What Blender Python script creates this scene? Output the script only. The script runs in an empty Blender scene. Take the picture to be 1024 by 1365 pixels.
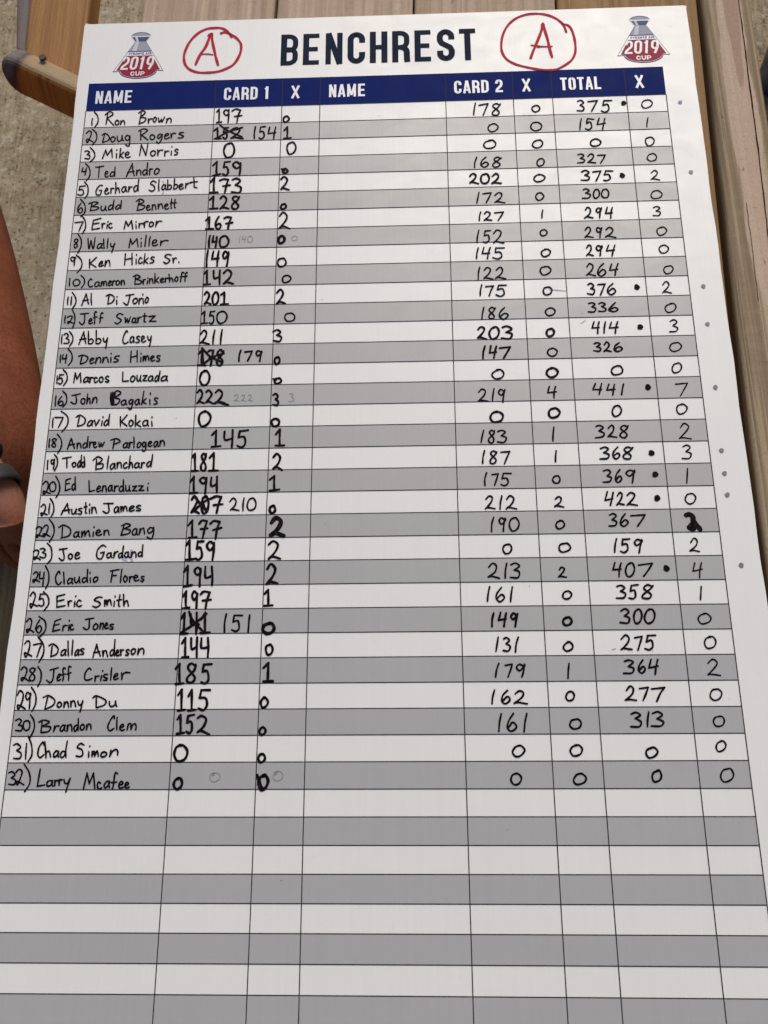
import bpy, bmesh, math, random
from mathutils import Vector, Matrix
R = math.radians
C = bpy.context.scene.collection
scn = bpy.context.scene

# ------------------------------------------------------------------ camera, sky, sun, exposure
cam = bpy.data.objects.new("camera", bpy.data.cameras.new("camera"))
C.objects.link(cam)
cam.data.sensor_fit = 'HORIZONTAL'; cam.data.sensor_width = 36; cam.data.lens = 38.85
cam.data.clip_start = 0.01; cam.data.clip_end = 200
cam.matrix_world = Matrix(((0.99929669, 0.01381985, 0.03485894, 0.01917), (-0.00320588, 0.9576926, -0.28777529, -0.26823), (-0.03736116, 0.28746113, 0.95706334, 1.41009), (0, 0, 0, 1)))
cam.data.dof.use_dof = True; cam.data.dof.focus_distance = 0.72; cam.data.dof.aperture_fstop = 32
scn.camera = cam
SUN_EL, SUN_AZ = 44, 14       # azimuth clockwise from +Y
w = bpy.data.worlds.new("World"); scn.world = w; w.use_nodes = True
nt = w.node_tree; bg = nt.nodes['Background']
sky = nt.nodes.new('ShaderNodeTexSky'); sky.sky_type = 'NISHITA'; sky.sun_disc = False
sky.sun_elevation = R(SUN_EL); sky.sun_rotation = R(SUN_AZ); sky.dust_density = 4; sky.air_density = 1; sky.ozone_density = 1
nt.links.new(sky.outputs[0], bg.inputs[0]); bg.inputs[1].default_value = 0.11
sun = bpy.data.objects.new("sun", bpy.data.lights.new("sun", 'SUN')); C.objects.link(sun)
sun.data.energy = 1.5; sun.data.angle = R(34); sun.data.color = (1, .93, .83)
sun.rotation_euler = (R(90 - SUN_EL), 0, R(180 - SUN_AZ))
scn.view_settings.view_transform = 'Standard'; scn.view_settings.look = 'None'
scn.view_settings.exposure = -0.02; scn.view_settings.gamma = 1

# ------------------------------------------------------------------ units of the printed grid
U = 0.0199            # one table row of the score sheet, in metres
TOP = 0.7415          # table top
SH = 0.005            # sheet thickness
def lift(x, y):       # the sheet is not quite flat: both ends lift a little off the table
    return U * (0.1344 * (y - 20) ** 2 / 400 + 0.0302 * (x - 16) ** 2 / 256 + 0.0385 * (y - 20) * (x - 16) / 320)
def P(x, y, h=0.0):   # sheet coordinates (columns, rows) -> world, h metres above the printed face
    return Vector(((x - 15) * U, -(y - 17.5) * U, TOP + SH + lift(x, y) + h))
def Q(x, y, z):       # same plan position at a free height
    return Vector(((x - 15) * U, -(y - 17.5) * U, z))

# ------------------------------------------------------------------ materials
def mat(name, color=(.5, .5, .5), rough=.5, spec=.5):
    m = bpy.data.materials.new(name); m.use_nodes = True
    b = m.node_tree.nodes['Principled BSDF']
    b.inputs['Base Color'].default_value = (*color, 1); b.inputs['Roughness'].default_value = rough
    b.inputs['Specular IOR Level'].default_value = spec
    return m
class NT:
    def __init__(s, m): s.t = m.node_tree; s.b = s.t.nodes['Principled BSDF']
    def n(s, typ, **k):
        o = s.t.nodes.new(typ)
        for a, v in k.items():
            if a.startswith('i_'):
                key = a[2:]; key = int(key) if key.isdigit() else key.replace('_', ' ')
                o.inputs[key].default_value = v
            else: setattr(o, a, v)
        return o
    def l(s, a, b): s.t.links.new(a, b)
    def coords(s, scale=(1, 1, 1), rot=(0, 0, 0), loc=(0, 0, 0)):
        tc = s.n('ShaderNodeTexCoord'); mp = s.n('ShaderNodeMapping')
        mp.inputs['Scale'].default_value = scale; mp.inputs['Rotation'].default_value = rot; mp.inputs['Location'].default_value = loc
        s.l(tc.outputs['Object'], mp.inputs[0]); return mp.outputs[0]
    def noise(s, vec, scale, detail=4, rough=.55, dist=0):
        o = s.n('ShaderNodeTexNoise'); o.inputs['Scale'].default_value = scale; o.inputs['Detail'].default_value = detail
        o.inputs['Roughness'].default_value = rough; o.inputs['Distortion'].default_value = dist; s.l(vec, o.inputs['Vector']); return o.outputs['Fac']
    def ramp(s, fac, stops):
        o = s.n('ShaderNodeValToRGB'); e = o.color_ramp.elements
        while len(e) < len(stops): e.new(.5)
        for q, (p, c) in zip(e, stops): q.position = p; q.color = (*c, 1) if len(c) == 3 else c
        s.l(fac, o.inputs[0]); return o.outputs[0]
    def mix(s, fac, a, b, mode='MIX'):
        o = s.n('ShaderNodeMix', data_type='RGBA', blend_type=mode)
        for i, v in ((0, fac), (6, a), (7, b)):
            if hasattr(v, 'links'): s.l(v, o.inputs[i])
            elif i == 0: o.inputs[0].default_value = v
            else: o.inputs[i].default_value = (*v, 1)
        return o.outputs[2]
    def math(s, op, a, b=0.0, c=0.0):
        o = s.n('ShaderNodeMath', operation=op)
        for i, v in enumerate((a, b, c)):
            if hasattr(v, 'links'): s.l(v, o.inputs[i])
            else: o.inputs[i].default_value = v
        return o.outputs[0]
    def bump(s, h, strength=.3, dist=.001):
        o = s.n('ShaderNodeBump'); o.inputs['Strength'].default_value = strength; o.inputs['Distance'].default_value = dist
        s.l(h, o.inputs['Height']); s.l(o.outputs[0], s.b.inputs['Normal'])
    def color(s, c): s.l(c, s.b.inputs['Base Color'])

def plastic(name, col, var=.03, rough=.38, spec=.6):
    """printed fluted plastic: faint flutes run down the sheet, slight mottling"""
    m = mat(name, col, rough, spec); k = NT(m)
    v = k.coords((1, .02, 1))
    fl = k.noise(v, 380, 2, .5)
    v2 = k.coords()
    big = k.noise(v2, 9, 3)
    grain = k.noise(v2, 1500, 2)
    haze = k.noise(k.coords((1, 1.6, 1), rot=(0, 0, .5)), 22, 5, .7, 1.2)
    f = k.math('ADD', k.math('MULTIPLY', fl, .38), k.math('ADD', k.math('MULTIPLY', big, .35), k.math('MULTIPLY', grain, .3)))
    c = k.ramp(f, [(.35, tuple(a * (1 - var) for a in col)), (.7, tuple(min(1, a * (1 + var)) for a in col))])
    c = k.mix(k.math('MULTIPLY', k.ramp(haze, [(.60, (0, 0, 0)), (.78, (1, 1, 1))]), .22), c, tuple(a * q for a, q in zip(col, (.80, .76, .70))))
    k.color(c)
    rr = k.ramp(haze, [(.3, (rough - .05,) * 3), (.7, (rough + .08,) * 3)]); k.l(rr, k.b.inputs['Roughness'])
    wv = k.n('ShaderNodeTexWave', wave_type='BANDS', bands_direction='X'); wv.inputs['Scale'].default_value = 62
    wv.inputs['Distortion'].default_value = .6; wv.inputs['Detail'].default_value = 1
    k.l(k.coords((1, .15, 1)), wv.inputs['Vector'])
    k.bump(k.math('ADD', wv.outputs['Fac'], k.math('MULTIPLY', big, .6)), .05, .0003)
    return m
WHITE = plastic('white_plastic', (.765, .76, .725), .025)
GREY = plastic('grey_print', (.395, .392, .378), .035)
NAVY = plastic('navy_print', (.0035, .014, .115), .12, .6, .05)
TITLE = plastic('title_print', (.006, .014, .034), .15, .6, .06)
LINE = mat('line_print', (.03, .03, .035), .6, .08)
LETTER = plastic('white_print', (.74, .74, .76))
INK = mat('black_marker', (.005, .004, .006), .6, .06)
_k = NT(INK); _k.color(_k.ramp(_k.noise(_k.coords((1, 1, 1)), 420, 3, .6), [(.42, (.003, .002, .003)), (.60, (.010, .006, .008)), (.72, (.035, .022, .026))]))
RED = mat('red_marker', (.46, .018, .035), .6, .1)
PENCIL = mat('pencil', (.17, .17, .18), .5, .3)
DOTG = mat('grey_dot', (.17, .18, .19), .5); DOTB = mat('blue_dot', (.16, .22, .33), .5)
SMUDGE = mat('smudge', (.42, .40, .50), .5)
L_BLUE = mat('logo_blue', (.02, .045, .17), .45, .08); L_RED = mat('logo_red', (.30, .018, .04), .45, .08)
L_GREY = mat('logo_grey', (.33, .34, .40), .45, .08); L_LIGHT = mat('logo_light', (.55, .58, .62), .45, .08); L_DARK = mat('logo_slate', (.06, .09, .16), .45, .08)

def wood(name, light, mid, dark, seed=0, pale=None, grain=1.0, rough=.75, blobs=(), crackle=True, bands=.3, streak=None, rings=.45, ringscale=22):
    m = mat(name, mid, rough, .3); k = NT(m)
    lo = (seed * 3.7, seed * 1.3, seed * .9)
    v = k.coords((1, .05, 1), loc=lo)
    d = k.noise(v, 14, 5, .6, .6)
    fine = k.noise(k.coords((1, .02, 1), loc=lo), 420 * grain, 4, .65)
    big = k.noise(k.coords((1, .18, 1), loc=lo), 16, 3, .5, .8)
    wv = k.n('ShaderNodeTexWave', wave_type='BANDS', bands_direction='X'); wv.inputs['Scale'].default_value = 16 * grain
    wv.inputs['Distortion'].default_value = 9; wv.inputs['Detail'].default_value = 3; wv.inputs['Detail Scale'].default_value = 1.2
    k.l(v, wv.inputs['Vector'])
    f = k.math('ADD', k.math('MULTIPLY', wv.outputs['Fac'], bands * .5), k.math('ADD', k.math('MULTIPLY', d, .55), k.math('MULTIPLY', fine, .45)))
    c = k.ramp(f, [(.32, dark), (.55, mid), (.85, light)])
    if pale:
        c = k.mix(k.ramp(big, [(.47, (0, 0, 0)), (.56, (1, 1, 1))]), c, pale)
        c = k.mix(k.math('MULTIPLY', fine, .4), c, dark, 'MULTIPLY')
    sk = k.noise(k.coords((1, .012, 1), loc=lo), 55 * grain, 3, .6, .3)
    sc_ = streak or tuple(a * .75 + b * .25 for a, b in zip(mid, dark))
    c = k.mix(k.math('MULTIPLY', k.ramp(sk, [(.50, (0, 0, 0)), (.60, (1, 1, 1))]), .85), c, sc_)
    rg = k.n('ShaderNodeTexWave', wave_type='BANDS', bands_direction='X'); rg.inputs['Scale'].default_value = ringscale
    rg.inputs['Distortion'].default_value = 3.5; rg.inputs['Detail'].default_value = 4; rg.inputs['Detail Scale'].default_value = 1.6
    k.l(k.coords((1, .035, 1), loc=lo), rg.inputs['Vector'])
    c = k.mix(k.math('MULTIPLY', k.ramp(rg.outputs['Fac'], [(.55, (0, 0, 0)), (.92, (1, 1, 1))]), rings), c, tuple(a * .5 + b * .5 for a, b in zip(mid, dark)))
    ln = k.noise(k.coords((1, .008, 1), loc=(lo[0] + 3, lo[1], lo[2])), 250, 2, .5)
    c = k.mix(k.math('MULTIPLY', k.ramp(ln, [(.54, (0, 0, 0)), (.60, (1, 1, 1))]), rings * .9), c, tuple(a * .35 + b * .65 for a, b in zip(mid, dark)))
    l2 = k.noise(k.coords((1, .010, 1), loc=(lo[0] + 7, lo[1], lo[2])), 140, 2, .5)
    c = k.mix(k.math('MULTIPLY', k.ramp(l2, [(.56, (0, 0, 0)), (.64, (1, 1, 1))]), rings * .7), c, light)
    nz = k.noise(k.coords((1, .25, 1), loc=lo), 45, 4)
    for (bx, by, rx, ry, col, amt) in blobs:           # heartwood patches and knots, in the plank's own coordinates
        tc = k.n('ShaderNodeTexCoord'); sp = k.n('ShaderNodeSeparateXYZ'); k.l(tc.outputs['Object'], sp.inputs[0])
        a = k.math('DIVIDE', k.math('SUBTRACT', sp.outputs[0], bx), rx); b = k.math('DIVIDE', k.math('SUBTRACT', sp.outputs[1], by), ry)
        r = k.math('ADD', k.math('SQRT', k.math('ADD', k.math('MULTIPLY', a, a), k.math('MULTIPLY', b, b))), k.math('MULTIPLY', k.math('SUBTRACT', nz, .5), 1.3))
        c = k.mix(k.math('MULTIPLY', k.ramp(r, [(.90, (1, 1, 1)), (1.0, (0, 0, 0))]), amt), c, col)
    hf = k.noise(k.coords((1, .5, 1), loc=lo), 700, 4, .7)
    c = k.mix(k.math('MULTIPLY', k.ramp(hf, [(.42, (0, 0, 0)), (.62, (1, 1, 1))]), .22), c, dark)
    if crackle:
        saw = k.noise(k.coords((.12, 1, 1), loc=lo), 130, 3, .6)
        c = k.mix(k.math('MULTIPLY', k.ramp(saw, [(.55, (0, 0, 0)), (.68, (1, 1, 1))]), .22), c, mid)
    if crackle:                                         # fine checks across the saw marks and dark specks
        sp = k.noise(k.coords((.25, 1, 1), loc=lo), 260, 3, .6)
        c = k.mix(k.math('MULTIPLY', k.ramp(sp, [(.66, (0, 0, 0)), (.72, (1, 1, 1))]), .35), c, dark)
        pit = k.noise(k.coords((1, .35, 1), loc=lo), 190, 2)
        c = k.mix(k.math('MULTIPLY', k.ramp(pit, [(.70, (0, 0, 0)), (.76, (1, 1, 1))]), .5), c, tuple(a * .45 for a in dark))
    k.color(c); k.bump(k.math('ADD', f, k.math('MULTIPLY', fine, .8)), .5, .0012)
    return m

def concrete():
    m = mat('concrete', (.25, .23, .19), .9, .2); k = NT(m)
    v = k.coords()
    a = k.noise(v, 3.2, 5, .6); b = k.noise(v, 34, 6, .7); g_ = k.noise(v, 190, 5, .75)
    br = k.noise(k.coords((1, .06, 1), rot=(0, 0, R(-8))), 170, 3, .6)
    f = k.math('ADD', k.math('ADD', k.math('MULTIPLY', a, .35), k.math('MULTIPLY', b, .35)), k.math('ADD', k.math('MULTIPLY', g_, .3), k.math('MULTIPLY', br, .22)))
    c = k.ramp(f, [(.48, (.10, .076, .045)), (.56, (.28, .222, .137)), (.63, (.38, .313, .208)), (.74, (.52, .455, .33))])
    pits = k.noise(v, 95, 3, .6)
    c = k.mix(k.math('MULTIPLY', k.ramp(pits, [(.64, (0, 0, 0)), (.70, (1, 1, 1))]), .8), c, (.075, .058, .032))
    vo = k.n('ShaderNodeTexVoronoi'); vo.inputs['Scale'].default_value = 110; k.l(v, vo.inputs['Vector'])
    sel = k.ramp(k.noise(v, 60, 2), [(.50, (0, 0, 0)), (.56, (1, 1, 1))])
    c = k.mix(k.math('MULTIPLY', k.math('MULTIPLY', k.ramp(vo.outputs['Distance'], [(.20, (1, 1, 1)), (.32, (0, 0, 0))]), sel), .75), c, (.06, .046, .028))
    c = k.mix(k.math('MULTIPLY', k.ramp(vo.outputs['Color'], [(.78, (0, 0, 0)), (.82, (1, 1, 1))]), .35), c, (.62, .58, .48))
    st = k.noise(v, 15, 4, .6)
    c = k.mix(k.math('MULTIPLY', k.ramp(st, [(.64, (0, 0, 0)), (.74, (1, 1, 1))]), .35), c, (.12, .10, .05))
    k.color(c); k.bump(f, 1.0, .006)
    return m
CONC = concrete()
OAK = wood('oak', (.48, .26, .075), (.33, .155, .035), (.13, .05, .012), 5, rough=.55, grain=2.2, crackle=False, bands=.08, streak=(.25, .11, .024), rings=.3, ringscale=45)
OAKW = wood('weathered_oak', (.30, .27, .27), (.20, .17, .165), (.08, .06, .055), 6, grain=1.2)
PINE_DARK = wood('shade_brown_pine', (.42, .27, .13), (.30, .175, .075), (.12, .062, .022), 3)  # browner pine: on the plank beside the sheet, its shadow is in this colour
BENCHW = wood('olive_pine', (.24, .19, .11), (.15, .115, .06), (.06, .04, .02), 8)
def skin_mat():
    m = mat('skin', (.36, .15, .08), .7, .2); k = NT(m); v = k.coords()
    a = k.noise(v, 26, 4, .6); b = k.noise(v, 260, 5, .75)
    k.color(k.mix(k.ramp(b, [(.45, (0, 0, 0)), (.62, (.75, .75, .75))]), k.ramp(a, [(.3, (.225, .066, .032)), (.7, (.31, .105, .055))]), (.16, .05, .028)))
    base = k.b.inputs['Base Color'].links[0].from_socket
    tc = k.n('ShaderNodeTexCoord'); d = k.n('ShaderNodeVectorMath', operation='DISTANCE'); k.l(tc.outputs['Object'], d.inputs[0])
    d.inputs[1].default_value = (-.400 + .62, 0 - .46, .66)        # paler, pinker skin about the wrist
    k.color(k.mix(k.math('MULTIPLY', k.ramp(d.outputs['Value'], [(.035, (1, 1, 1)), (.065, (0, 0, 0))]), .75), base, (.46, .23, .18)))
    k.bump(b, .5, .0012); k.b.inputs['Subsurface Weight'].default_value = .1; k.b.inputs['Subsurface Radius'].default_value = (.01, .004, .002)
    return m
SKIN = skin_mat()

# ------------------------------------------------------------------ object helpers
def link(name, me, m=None, parent=None):
    o = bpy.data.objects.new(name, me); C.objects.link(o)
    if m and me: me.materials.append(m)
    if parent: o.parent = parent
    return o
def mesh(name, vs, fs):
    me = bpy.data.meshes.new(name); me.from_pydata([tuple(v) for v in vs], [], fs); me.update(); return me
def tag(o, label, cat, group=None, kind=None):
    if label: o['label'] = label
    if cat: o['category'] = cat
    if group: o['group'] = group
    if kind: o['kind'] = kind
def empty(name, loc, label, cat, rz=0):
    o = bpy.data.objects.new(name, None); C.objects.link(o); o.location = loc; o.rotation_euler.z = rz; o.empty_display_size = .05
    tag(o, label, cat); return o
def slab(name, size, loc, m, parent=None, bevel=.003, rot=(0, 0, 0), seg=2):
    bm = bmesh.new(); bmesh.ops.create_cube(bm, size=1); bmesh.ops.scale(bm, vec=size, verts=bm.verts)
    if bevel: bmesh.ops.bevel(bm, geom=bm.edges[:], offset=bevel, segments=seg, affect='EDGES', profile=.5)
    me = bpy.data.meshes.new(name); bm.to_mesh(me); bm.free()
    o = link(name, me, m, parent); o.location = loc; o.rotation_euler = rot; return o
def smooth(o):
    for p in o.data.polygons: p.use_smooth = True

# ------------------------------------------------------------------ ground
bm = bmesh.new(); bmesh.ops.create_grid(bm, x_segments=4, y_segments=4, size=12)
me = bpy.data.meshes.new('ground'); bm.to_mesh(me); bm.free()
gr = link('ground', me, CONC); gr['kind'] = 'structure'

# ------------------------------------------------------------------ picnic table under the sheet
TZ = -0.032                               # the boards run slightly askew to the sheet
table = empty('picnic_table', (0, 0, 0), 'weathered treated-lumber table of wide planks under the score sheet', 'table')
table.rotation_euler.z = R(0)
ang = math.atan(-0.032)
def plank_at(x0, x1, m, y_far=-18, y_near=66, name='plank', th=.036, zo=0.0, bevel=.003, skew=None):
    """x0,x1: plank sides at row -7 in sheet columns; planks lean by 0.032 columns per row"""
    s = -0.032 if skew is None else skew
    yc = (y_far + y_near) / 2
    cx = (x0 + x1) / 2 + s * (yc + 7)
    L = (y_near - y_far) * U
    c = Q(cx, yc, TOP - th / 2 + zo)
    return slab(name, ((x1 - x0) * U, L, th), c, m, table, bevel, (0, 0, -math.atan(-s) if s else 0), 3)
beige = dict(light=(.66, .52, .385), mid=(.50, .38, .27), dark=(.22, .145, .09))
W1 = wood('pine_rosy', seed=1, pale=(.64, .505, .395), **beige)
W2 = wood('pine_banded', seed=2, pale=(.60, .46, .345), **beige)
W3 = wood('pine_brown', (.62, .48, .35), (.48, .36, .25), (.20, .13, .08), 7, pale=(.55, .41, .30))
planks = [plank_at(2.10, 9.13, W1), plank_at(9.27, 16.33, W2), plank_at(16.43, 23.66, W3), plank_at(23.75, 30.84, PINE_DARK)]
# the narrow outer plank
W5 = wood('pine_outer', (.52, .41, .27), (.38, .285, .175), (.12, .078, .04), 4, bands=.5, streak=(.18, .12, .065), rings=.75, ringscale=48,
          blobs=((.004, .34, .014, .22, (.54, .40, .30), .82), (.008, .49, .0065, .12, (.35, .23, .165), .9),
                 (.012, .165, .006, .045, (.50, .30, .18), .8), (.010, .06, .012, .10, (.58, .40, .26), .7), (.014, .13, .008, .02, (.44, .36, .30), .7)))
bmw = bmesh.new()
def outer_plank():
    rows = [-18, -7, 0, 8, 18, 28, 45, 66]
    xl = [31.35, 31.16, 30.95, 30.74, 30.52, 30.35, 30.05, 29.6]; xr = [33.72, 33.54, 33.42, 33.32, 33.12, 32.9, 32.5, 32.0]
    th = .036; prof = []
    vs = []; fs = []
    cx = Q(32, 18, 0)
    for y, a, b in zip(rows, xl, xr):
        for (x, z) in [(a, TOP - th), (a, TOP - .010)] + [(a + .40 * (1 - math.cos(R(q))), TOP - .008 * (1 - math.sin(R(q)))) for q in (15, 30, 45, 60, 75, 90)] + [(b - .12, TOP), (b, TOP - .0025), (b, TOP - th)]:
            q = Q(x, y, z); vs.append((q.x - cx.x, q.y - cx.y, q.z))
    n = 11
    for i in range(len(rows) - 1):
        for j in range(n):
            a = i * n + j; b = i * n + (j + 1) % n; fs.append((a, b, b + n, a + n))
    fs.append(tuple(range(n))); fs.append(tuple(range((len(rows) - 1) * n, len(rows) * n))[::-1])
    me = mesh('plank', vs, fs)
    bm = bmesh.new(); bm.from_mesh(me); bmesh.ops.recalc_face_normals(bm, faces=bm.faces); bm.to_mesh(me); bm.free()
    for pl in me.polygons: pl.use_smooth = len(pl.vertices) == 4
    o = link('plank', me, W5, table); o.location = (cx.x, cx.y, 0)
    return o
op = outer_plank()
# long drying crack in the outer plank: a thin dark slit
DARK = mat('crack_dark', (.02, .012, .008), .9, .1)
def ribbon(pts, half, zs, cap=False):
    """flat ribbon through 2-D points (sheet coordinates); half = half width or list; returns verts2d+h, faces"""
    n = len(pts); hw = half if isinstance(half, (list, tuple)) else [half] * n
    vs = []; fs = []
    def nrm(i):
        a = pts[max(0, i - 1)]; b = pts[min(n - 1, i + 1)]
        dx, dy = b[0] - a[0], b[1] - a[1]; l = math.hypot(dx, dy) or 1e-9
        return -dy / l, dx / l
    for i, (x, y) in enumerate(pts):
        nx, ny = nrm(i)
        vs.append((x + nx * hw[i], y + ny * hw[i])); vs.append((x - nx * hw[i], y - ny * hw[i]))
    for i in range(n - 1): fs.append((2 * i, 2 * i + 1, 2 * i + 3, 2 * i + 2))
    if cap:
        for i, s in ((0, -1), (n - 1, 1)):
            nx, ny = nrm(i); tx, ty = (ny, -nx); x, y = pts[i]; r = hw[i]
            base = len(vs); K = 5
            for q in range(1, K):
                t = math.pi * q / K
                vs.append((x + r * (nx * math.cos(t) + s * tx * math.sin(t)), y + r * (ny * math.cos(t) + s * ty * math.sin(t))))
            f = [2 * i] + list(range(base, base + K - 1)) + [2 * i + 1]
            fs.append(tuple(f))
    return vs, fs
rnd = random.Random(7)
cr = [(32.93 - .024 * (y + 7) + rnd.uniform(-.015, .015) - (.012 * max(0, y - 3)), y) for y in [k * .5 for k in range(-36, 20)]]
cv, cf = ribbon(cr, [.028 * (1 if i < 70 else 0.6) * (.7 + .6 * rnd.random()) for i in range(len(cr))], 0)
o = link('crack', mesh('crack', [Q(x, y, TOP + .0003) for x, y in cv], cf), DARK, table)
cr2 = [(31.75 - .02 * y + rnd.uniform(-.02, .02), 6 + y) for y in [k * .4 for k in range(0, 14)]]
cv, cf = ribbon(cr2, .012, 0); link('crack', mesh('crack', [Q(x, y, TOP + .0003) for x, y in cv], cf), DARK, table)
# cross bearers, legs
for yy in (-12, 20, 58):
    slab('bearer', (.60, .038, .09), Q(17.3, yy, TOP - .036 - .0455), PINE_DARK, table, .003)
for yy in (-11, 57):
    for sx, tl in ((9.5, .18), (25.5, -.18)):
        slab('leg', (.09, .038, .66), Q(sx, yy + 2.2, .326), PINE_DARK, table, .003, (0, tl, 0))
# the bench at the left
bench = empty('bench', (0, 0, 0), 'olive-brown wooden bench seat just below the resting hand at the left edge', 'bench')
for i, x in enumerate((-.745, -.60, -.455)):
    slab('seat_board', (.14, 1.20, .036), (x, -.610, .432), BENCHW, bench, .004)
for yy in (-.14, -1.1):
    slab('crosspiece', (.40, .038, .08), (-.60, yy, .373), PINE_DARK, bench, .003)
    for sx in (-.75, -.45): slab('leg', (.08, .038, .333), (sx, yy + .04, .1665), PINE_DARK, bench, .003)

# ------------------------------------------------------------------ the oak chair, top left
chair = empty('wooden_chair', (-.43, .75, 0), 'orange-brown oak armchair, its rounded grey-tipped rail end beside the sheet\'s corner', 'chair')
def rounded_bar(name, L, Wd, H, m, loc, rot, r, r2=.008):
    """bar along +X from 0 to L with a rounded far tip at x=0 in plan"""
    bm = bmesh.new(); pts = []
    for i in range(9):
        t = math.pi / 2 + math.pi * i / 8
        pts.append((r + r * math.cos(t) * 1.0, (Wd / 2) * math.sin(t)))
    pts += [(L, -Wd / 2), (L, Wd / 2)]
    vs = [bm.verts.new((x, y, -H / 2)) for x, y in pts]; f = bm.faces.new(vs)
    e = bmesh.ops.extrude_face_region(bm, geom=[f]); bmesh.ops.translate(bm, vec=(0, 0, H), verts=[v for v in e['geom'] if isinstance(v, bmesh.types.BMVert)])
    bmesh.ops.recalc_face_normals(bm, faces=bm.faces)
    ed = [e for e in bm.edges if abs(e.verts[0].co.z - e.verts[1].co.z) < 1e-5]
    bmesh.ops.bevel(bm, geom=ed, offset=r2, segments=4, affect='EDGES', profile=.5)
    me = bpy.data.meshes.new(name); bm.to_mesh(me); bm.free(); o = link(name, me, m, chair); o.location = Vector(loc) - chair.location; o.rotation_euler = rot; return o
OAKT = wood('oak_rail', (.75, .32, .065), (.60, .23, .04), (.15, .055, .015), 9, rough=.55, grain=2.0, crackle=False, bands=.15, streak=(.26, .09, .018), rings=.2, ringscale=50)
def tip_mat():
    k = NT(OAKT)
    bc = k.b.inputs['Base Color'].links[0].from_socket
    tc = k.n('ShaderNodeTexCoord'); sp = k.n('ShaderNodeSeparateXYZ'); k.l(tc.outputs['Object'], sp.inputs[0])
    nz = k.noise(k.coords(), 60, 4)
    f = k.math('ADD', k.math('ADD', sp.outputs[0], k.math('MULTIPLY', sp.outputs[1], -.45)), k.math('MULTIPLY', k.math('SUBTRACT', nz, .5), .02))
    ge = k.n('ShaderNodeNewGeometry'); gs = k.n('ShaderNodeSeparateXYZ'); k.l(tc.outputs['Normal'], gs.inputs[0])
    bc = k.mix(k.ramp(gs.outputs[1], [(.55, (0, 0, 0)), (.75, (.9, .9, .9))]), bc, (.34, .26, .16))  # upward face tinted beige: the lit top is put into the colour
    c = k.mix(k.ramp(f, [(.016, (1, 1, 1)), (.030, (0, 0, 0))]), bc, (.17, .15, .15))
    c = k.mix(k.ramp(f, [(.014, (0, 0, 0)), (.022, (.85, .85, .85)), (.032, (0, 0, 0))]), c, (.035, .025, .02))
    k.color(c)
tip_mat()
rail = rounded_bar('front_rail', .52, .046, .030, OAKT, (-.466, .5445, .618), (R(90 - 16), 0, math.atan2(-.052, .09)), .023, .009)
def prism(name, pts, z0, z1, m, parent, bev):
    bm = bmesh.new(); vs = [bm.verts.new((x - chair.location.x, y - chair.location.y, z0)) for x, y in pts]; f = bm.faces.new(vs)
    e = bmesh.ops.extrude_face_region(bm, geom=[f]); bmesh.ops.translate(bm, vec=(0, 0, z1 - z0), verts=[v for v in e['geom'] if isinstance(v, bmesh.types.BMVert)])
    bmesh.ops.recalc_face_normals(bm, faces=bm.faces)
    if bev: bmesh.ops.bevel(bm, geom=bm.edges[:], offset=bev, segments=3, affect='EDGES', profile=.5)
    me = bpy.data.meshes.new(name); bm.to_mesh(me); bm.free(); return link(name, me, m, parent)
prism('arm_rest', [(-.4440, .553), (-.3700, .503), (-.3800, 1.43), (-.4900, 1.43)], .592, .624, OAK, chair, .004)
prism('arm_edge', [(-.4600, .566), (-.4442, .555), (-.4902, 1.43), (-.560, 1.43)], .590, .619, OAKW, chair, .006)
peg = bmesh.new(); bmesh.ops.create_cone(peg, cap_ends=True, segments=16, radius1=.0042, radius2=.004, depth=.003)
me = bpy.data.meshes.new('peg'); peg.to_mesh(me); peg.free(); o = link('peg', me, mat('peg_grey', (.06, .05, .035), .7), chair); o.location = Vector((-.4105, .5285, .6425)) - chair.location
for x, y, h in ((-.335, .475, .60), (-.43, 1.42, .59), (-.075, .33, .60), (-.06, 1.40, .59)):
    slab('leg', (.036, .036, h), Vector((x, y, h / 2)) - chair.location, OAK, chair, .006)
slab('arm_rest', (.082, 1.05, .028), Vector((-.062, .86, .605)) - chair.location, OAK, chair, .007, (0, 0, 0), 4)
for i in range(5): slab('seat_slat', (.30, .075, .02), Vector((-.24, .96 + .095 * i, .43)) - chair.location, OAK, chair, .004)
for i in range(4): slab('back_slat', (.05, .02, .56), Vector((-.36 + .08 * i, 1.42, .74)) - chair.location, OAK, chair, .004, (R(-8), 0, 0))
slab('top_rail', (.42, .026, .07), Vector((-.24, 1.46, 1.03)) - chair.location, OAK, chair, .008, (R(-8), 0, 0))

# ------------------------------------------------------------------ dark blue tub beyond the table's right edge
tub = empty('tub', (.800, 1.068, 0), 'dark blue rounded plastic tub just past the outer plank at the top right', 'tub')
def lathe(name, prof, m, parent, seg=40):
    vs = []; fs = []
    for r, z in prof:
        for i in range(seg): t = 2 * math.pi * i / seg; vs.append((r * math.cos(t), r * math.sin(t), z))
    for j in range(len(prof) - 1):
        for i in range(seg): a = j * seg + i; b = j * seg + (i + 1) % seg; fs.append((a, b, b + seg, a + seg))
    fs.append(tuple(range(seg))[::-1]); fs.append(tuple(range((len(prof) - 1) * seg, len(prof) * seg)))
    o = link(name, mesh(name, vs, fs), m, parent); smooth(o); return o
TUBM = mat('blue_tub', (.022, .045, .10), .35, .5)
lathe('tub_body', [(.055, .0), (.060, .01), (.070, .10), (.072, .14), (.066, .155), (.05, .16)], TUBM, tub)
lathe('lid', [(.048, .1602), (.05, .166), (.046, .172), (.01, .174)], TUBM, tub)

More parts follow.
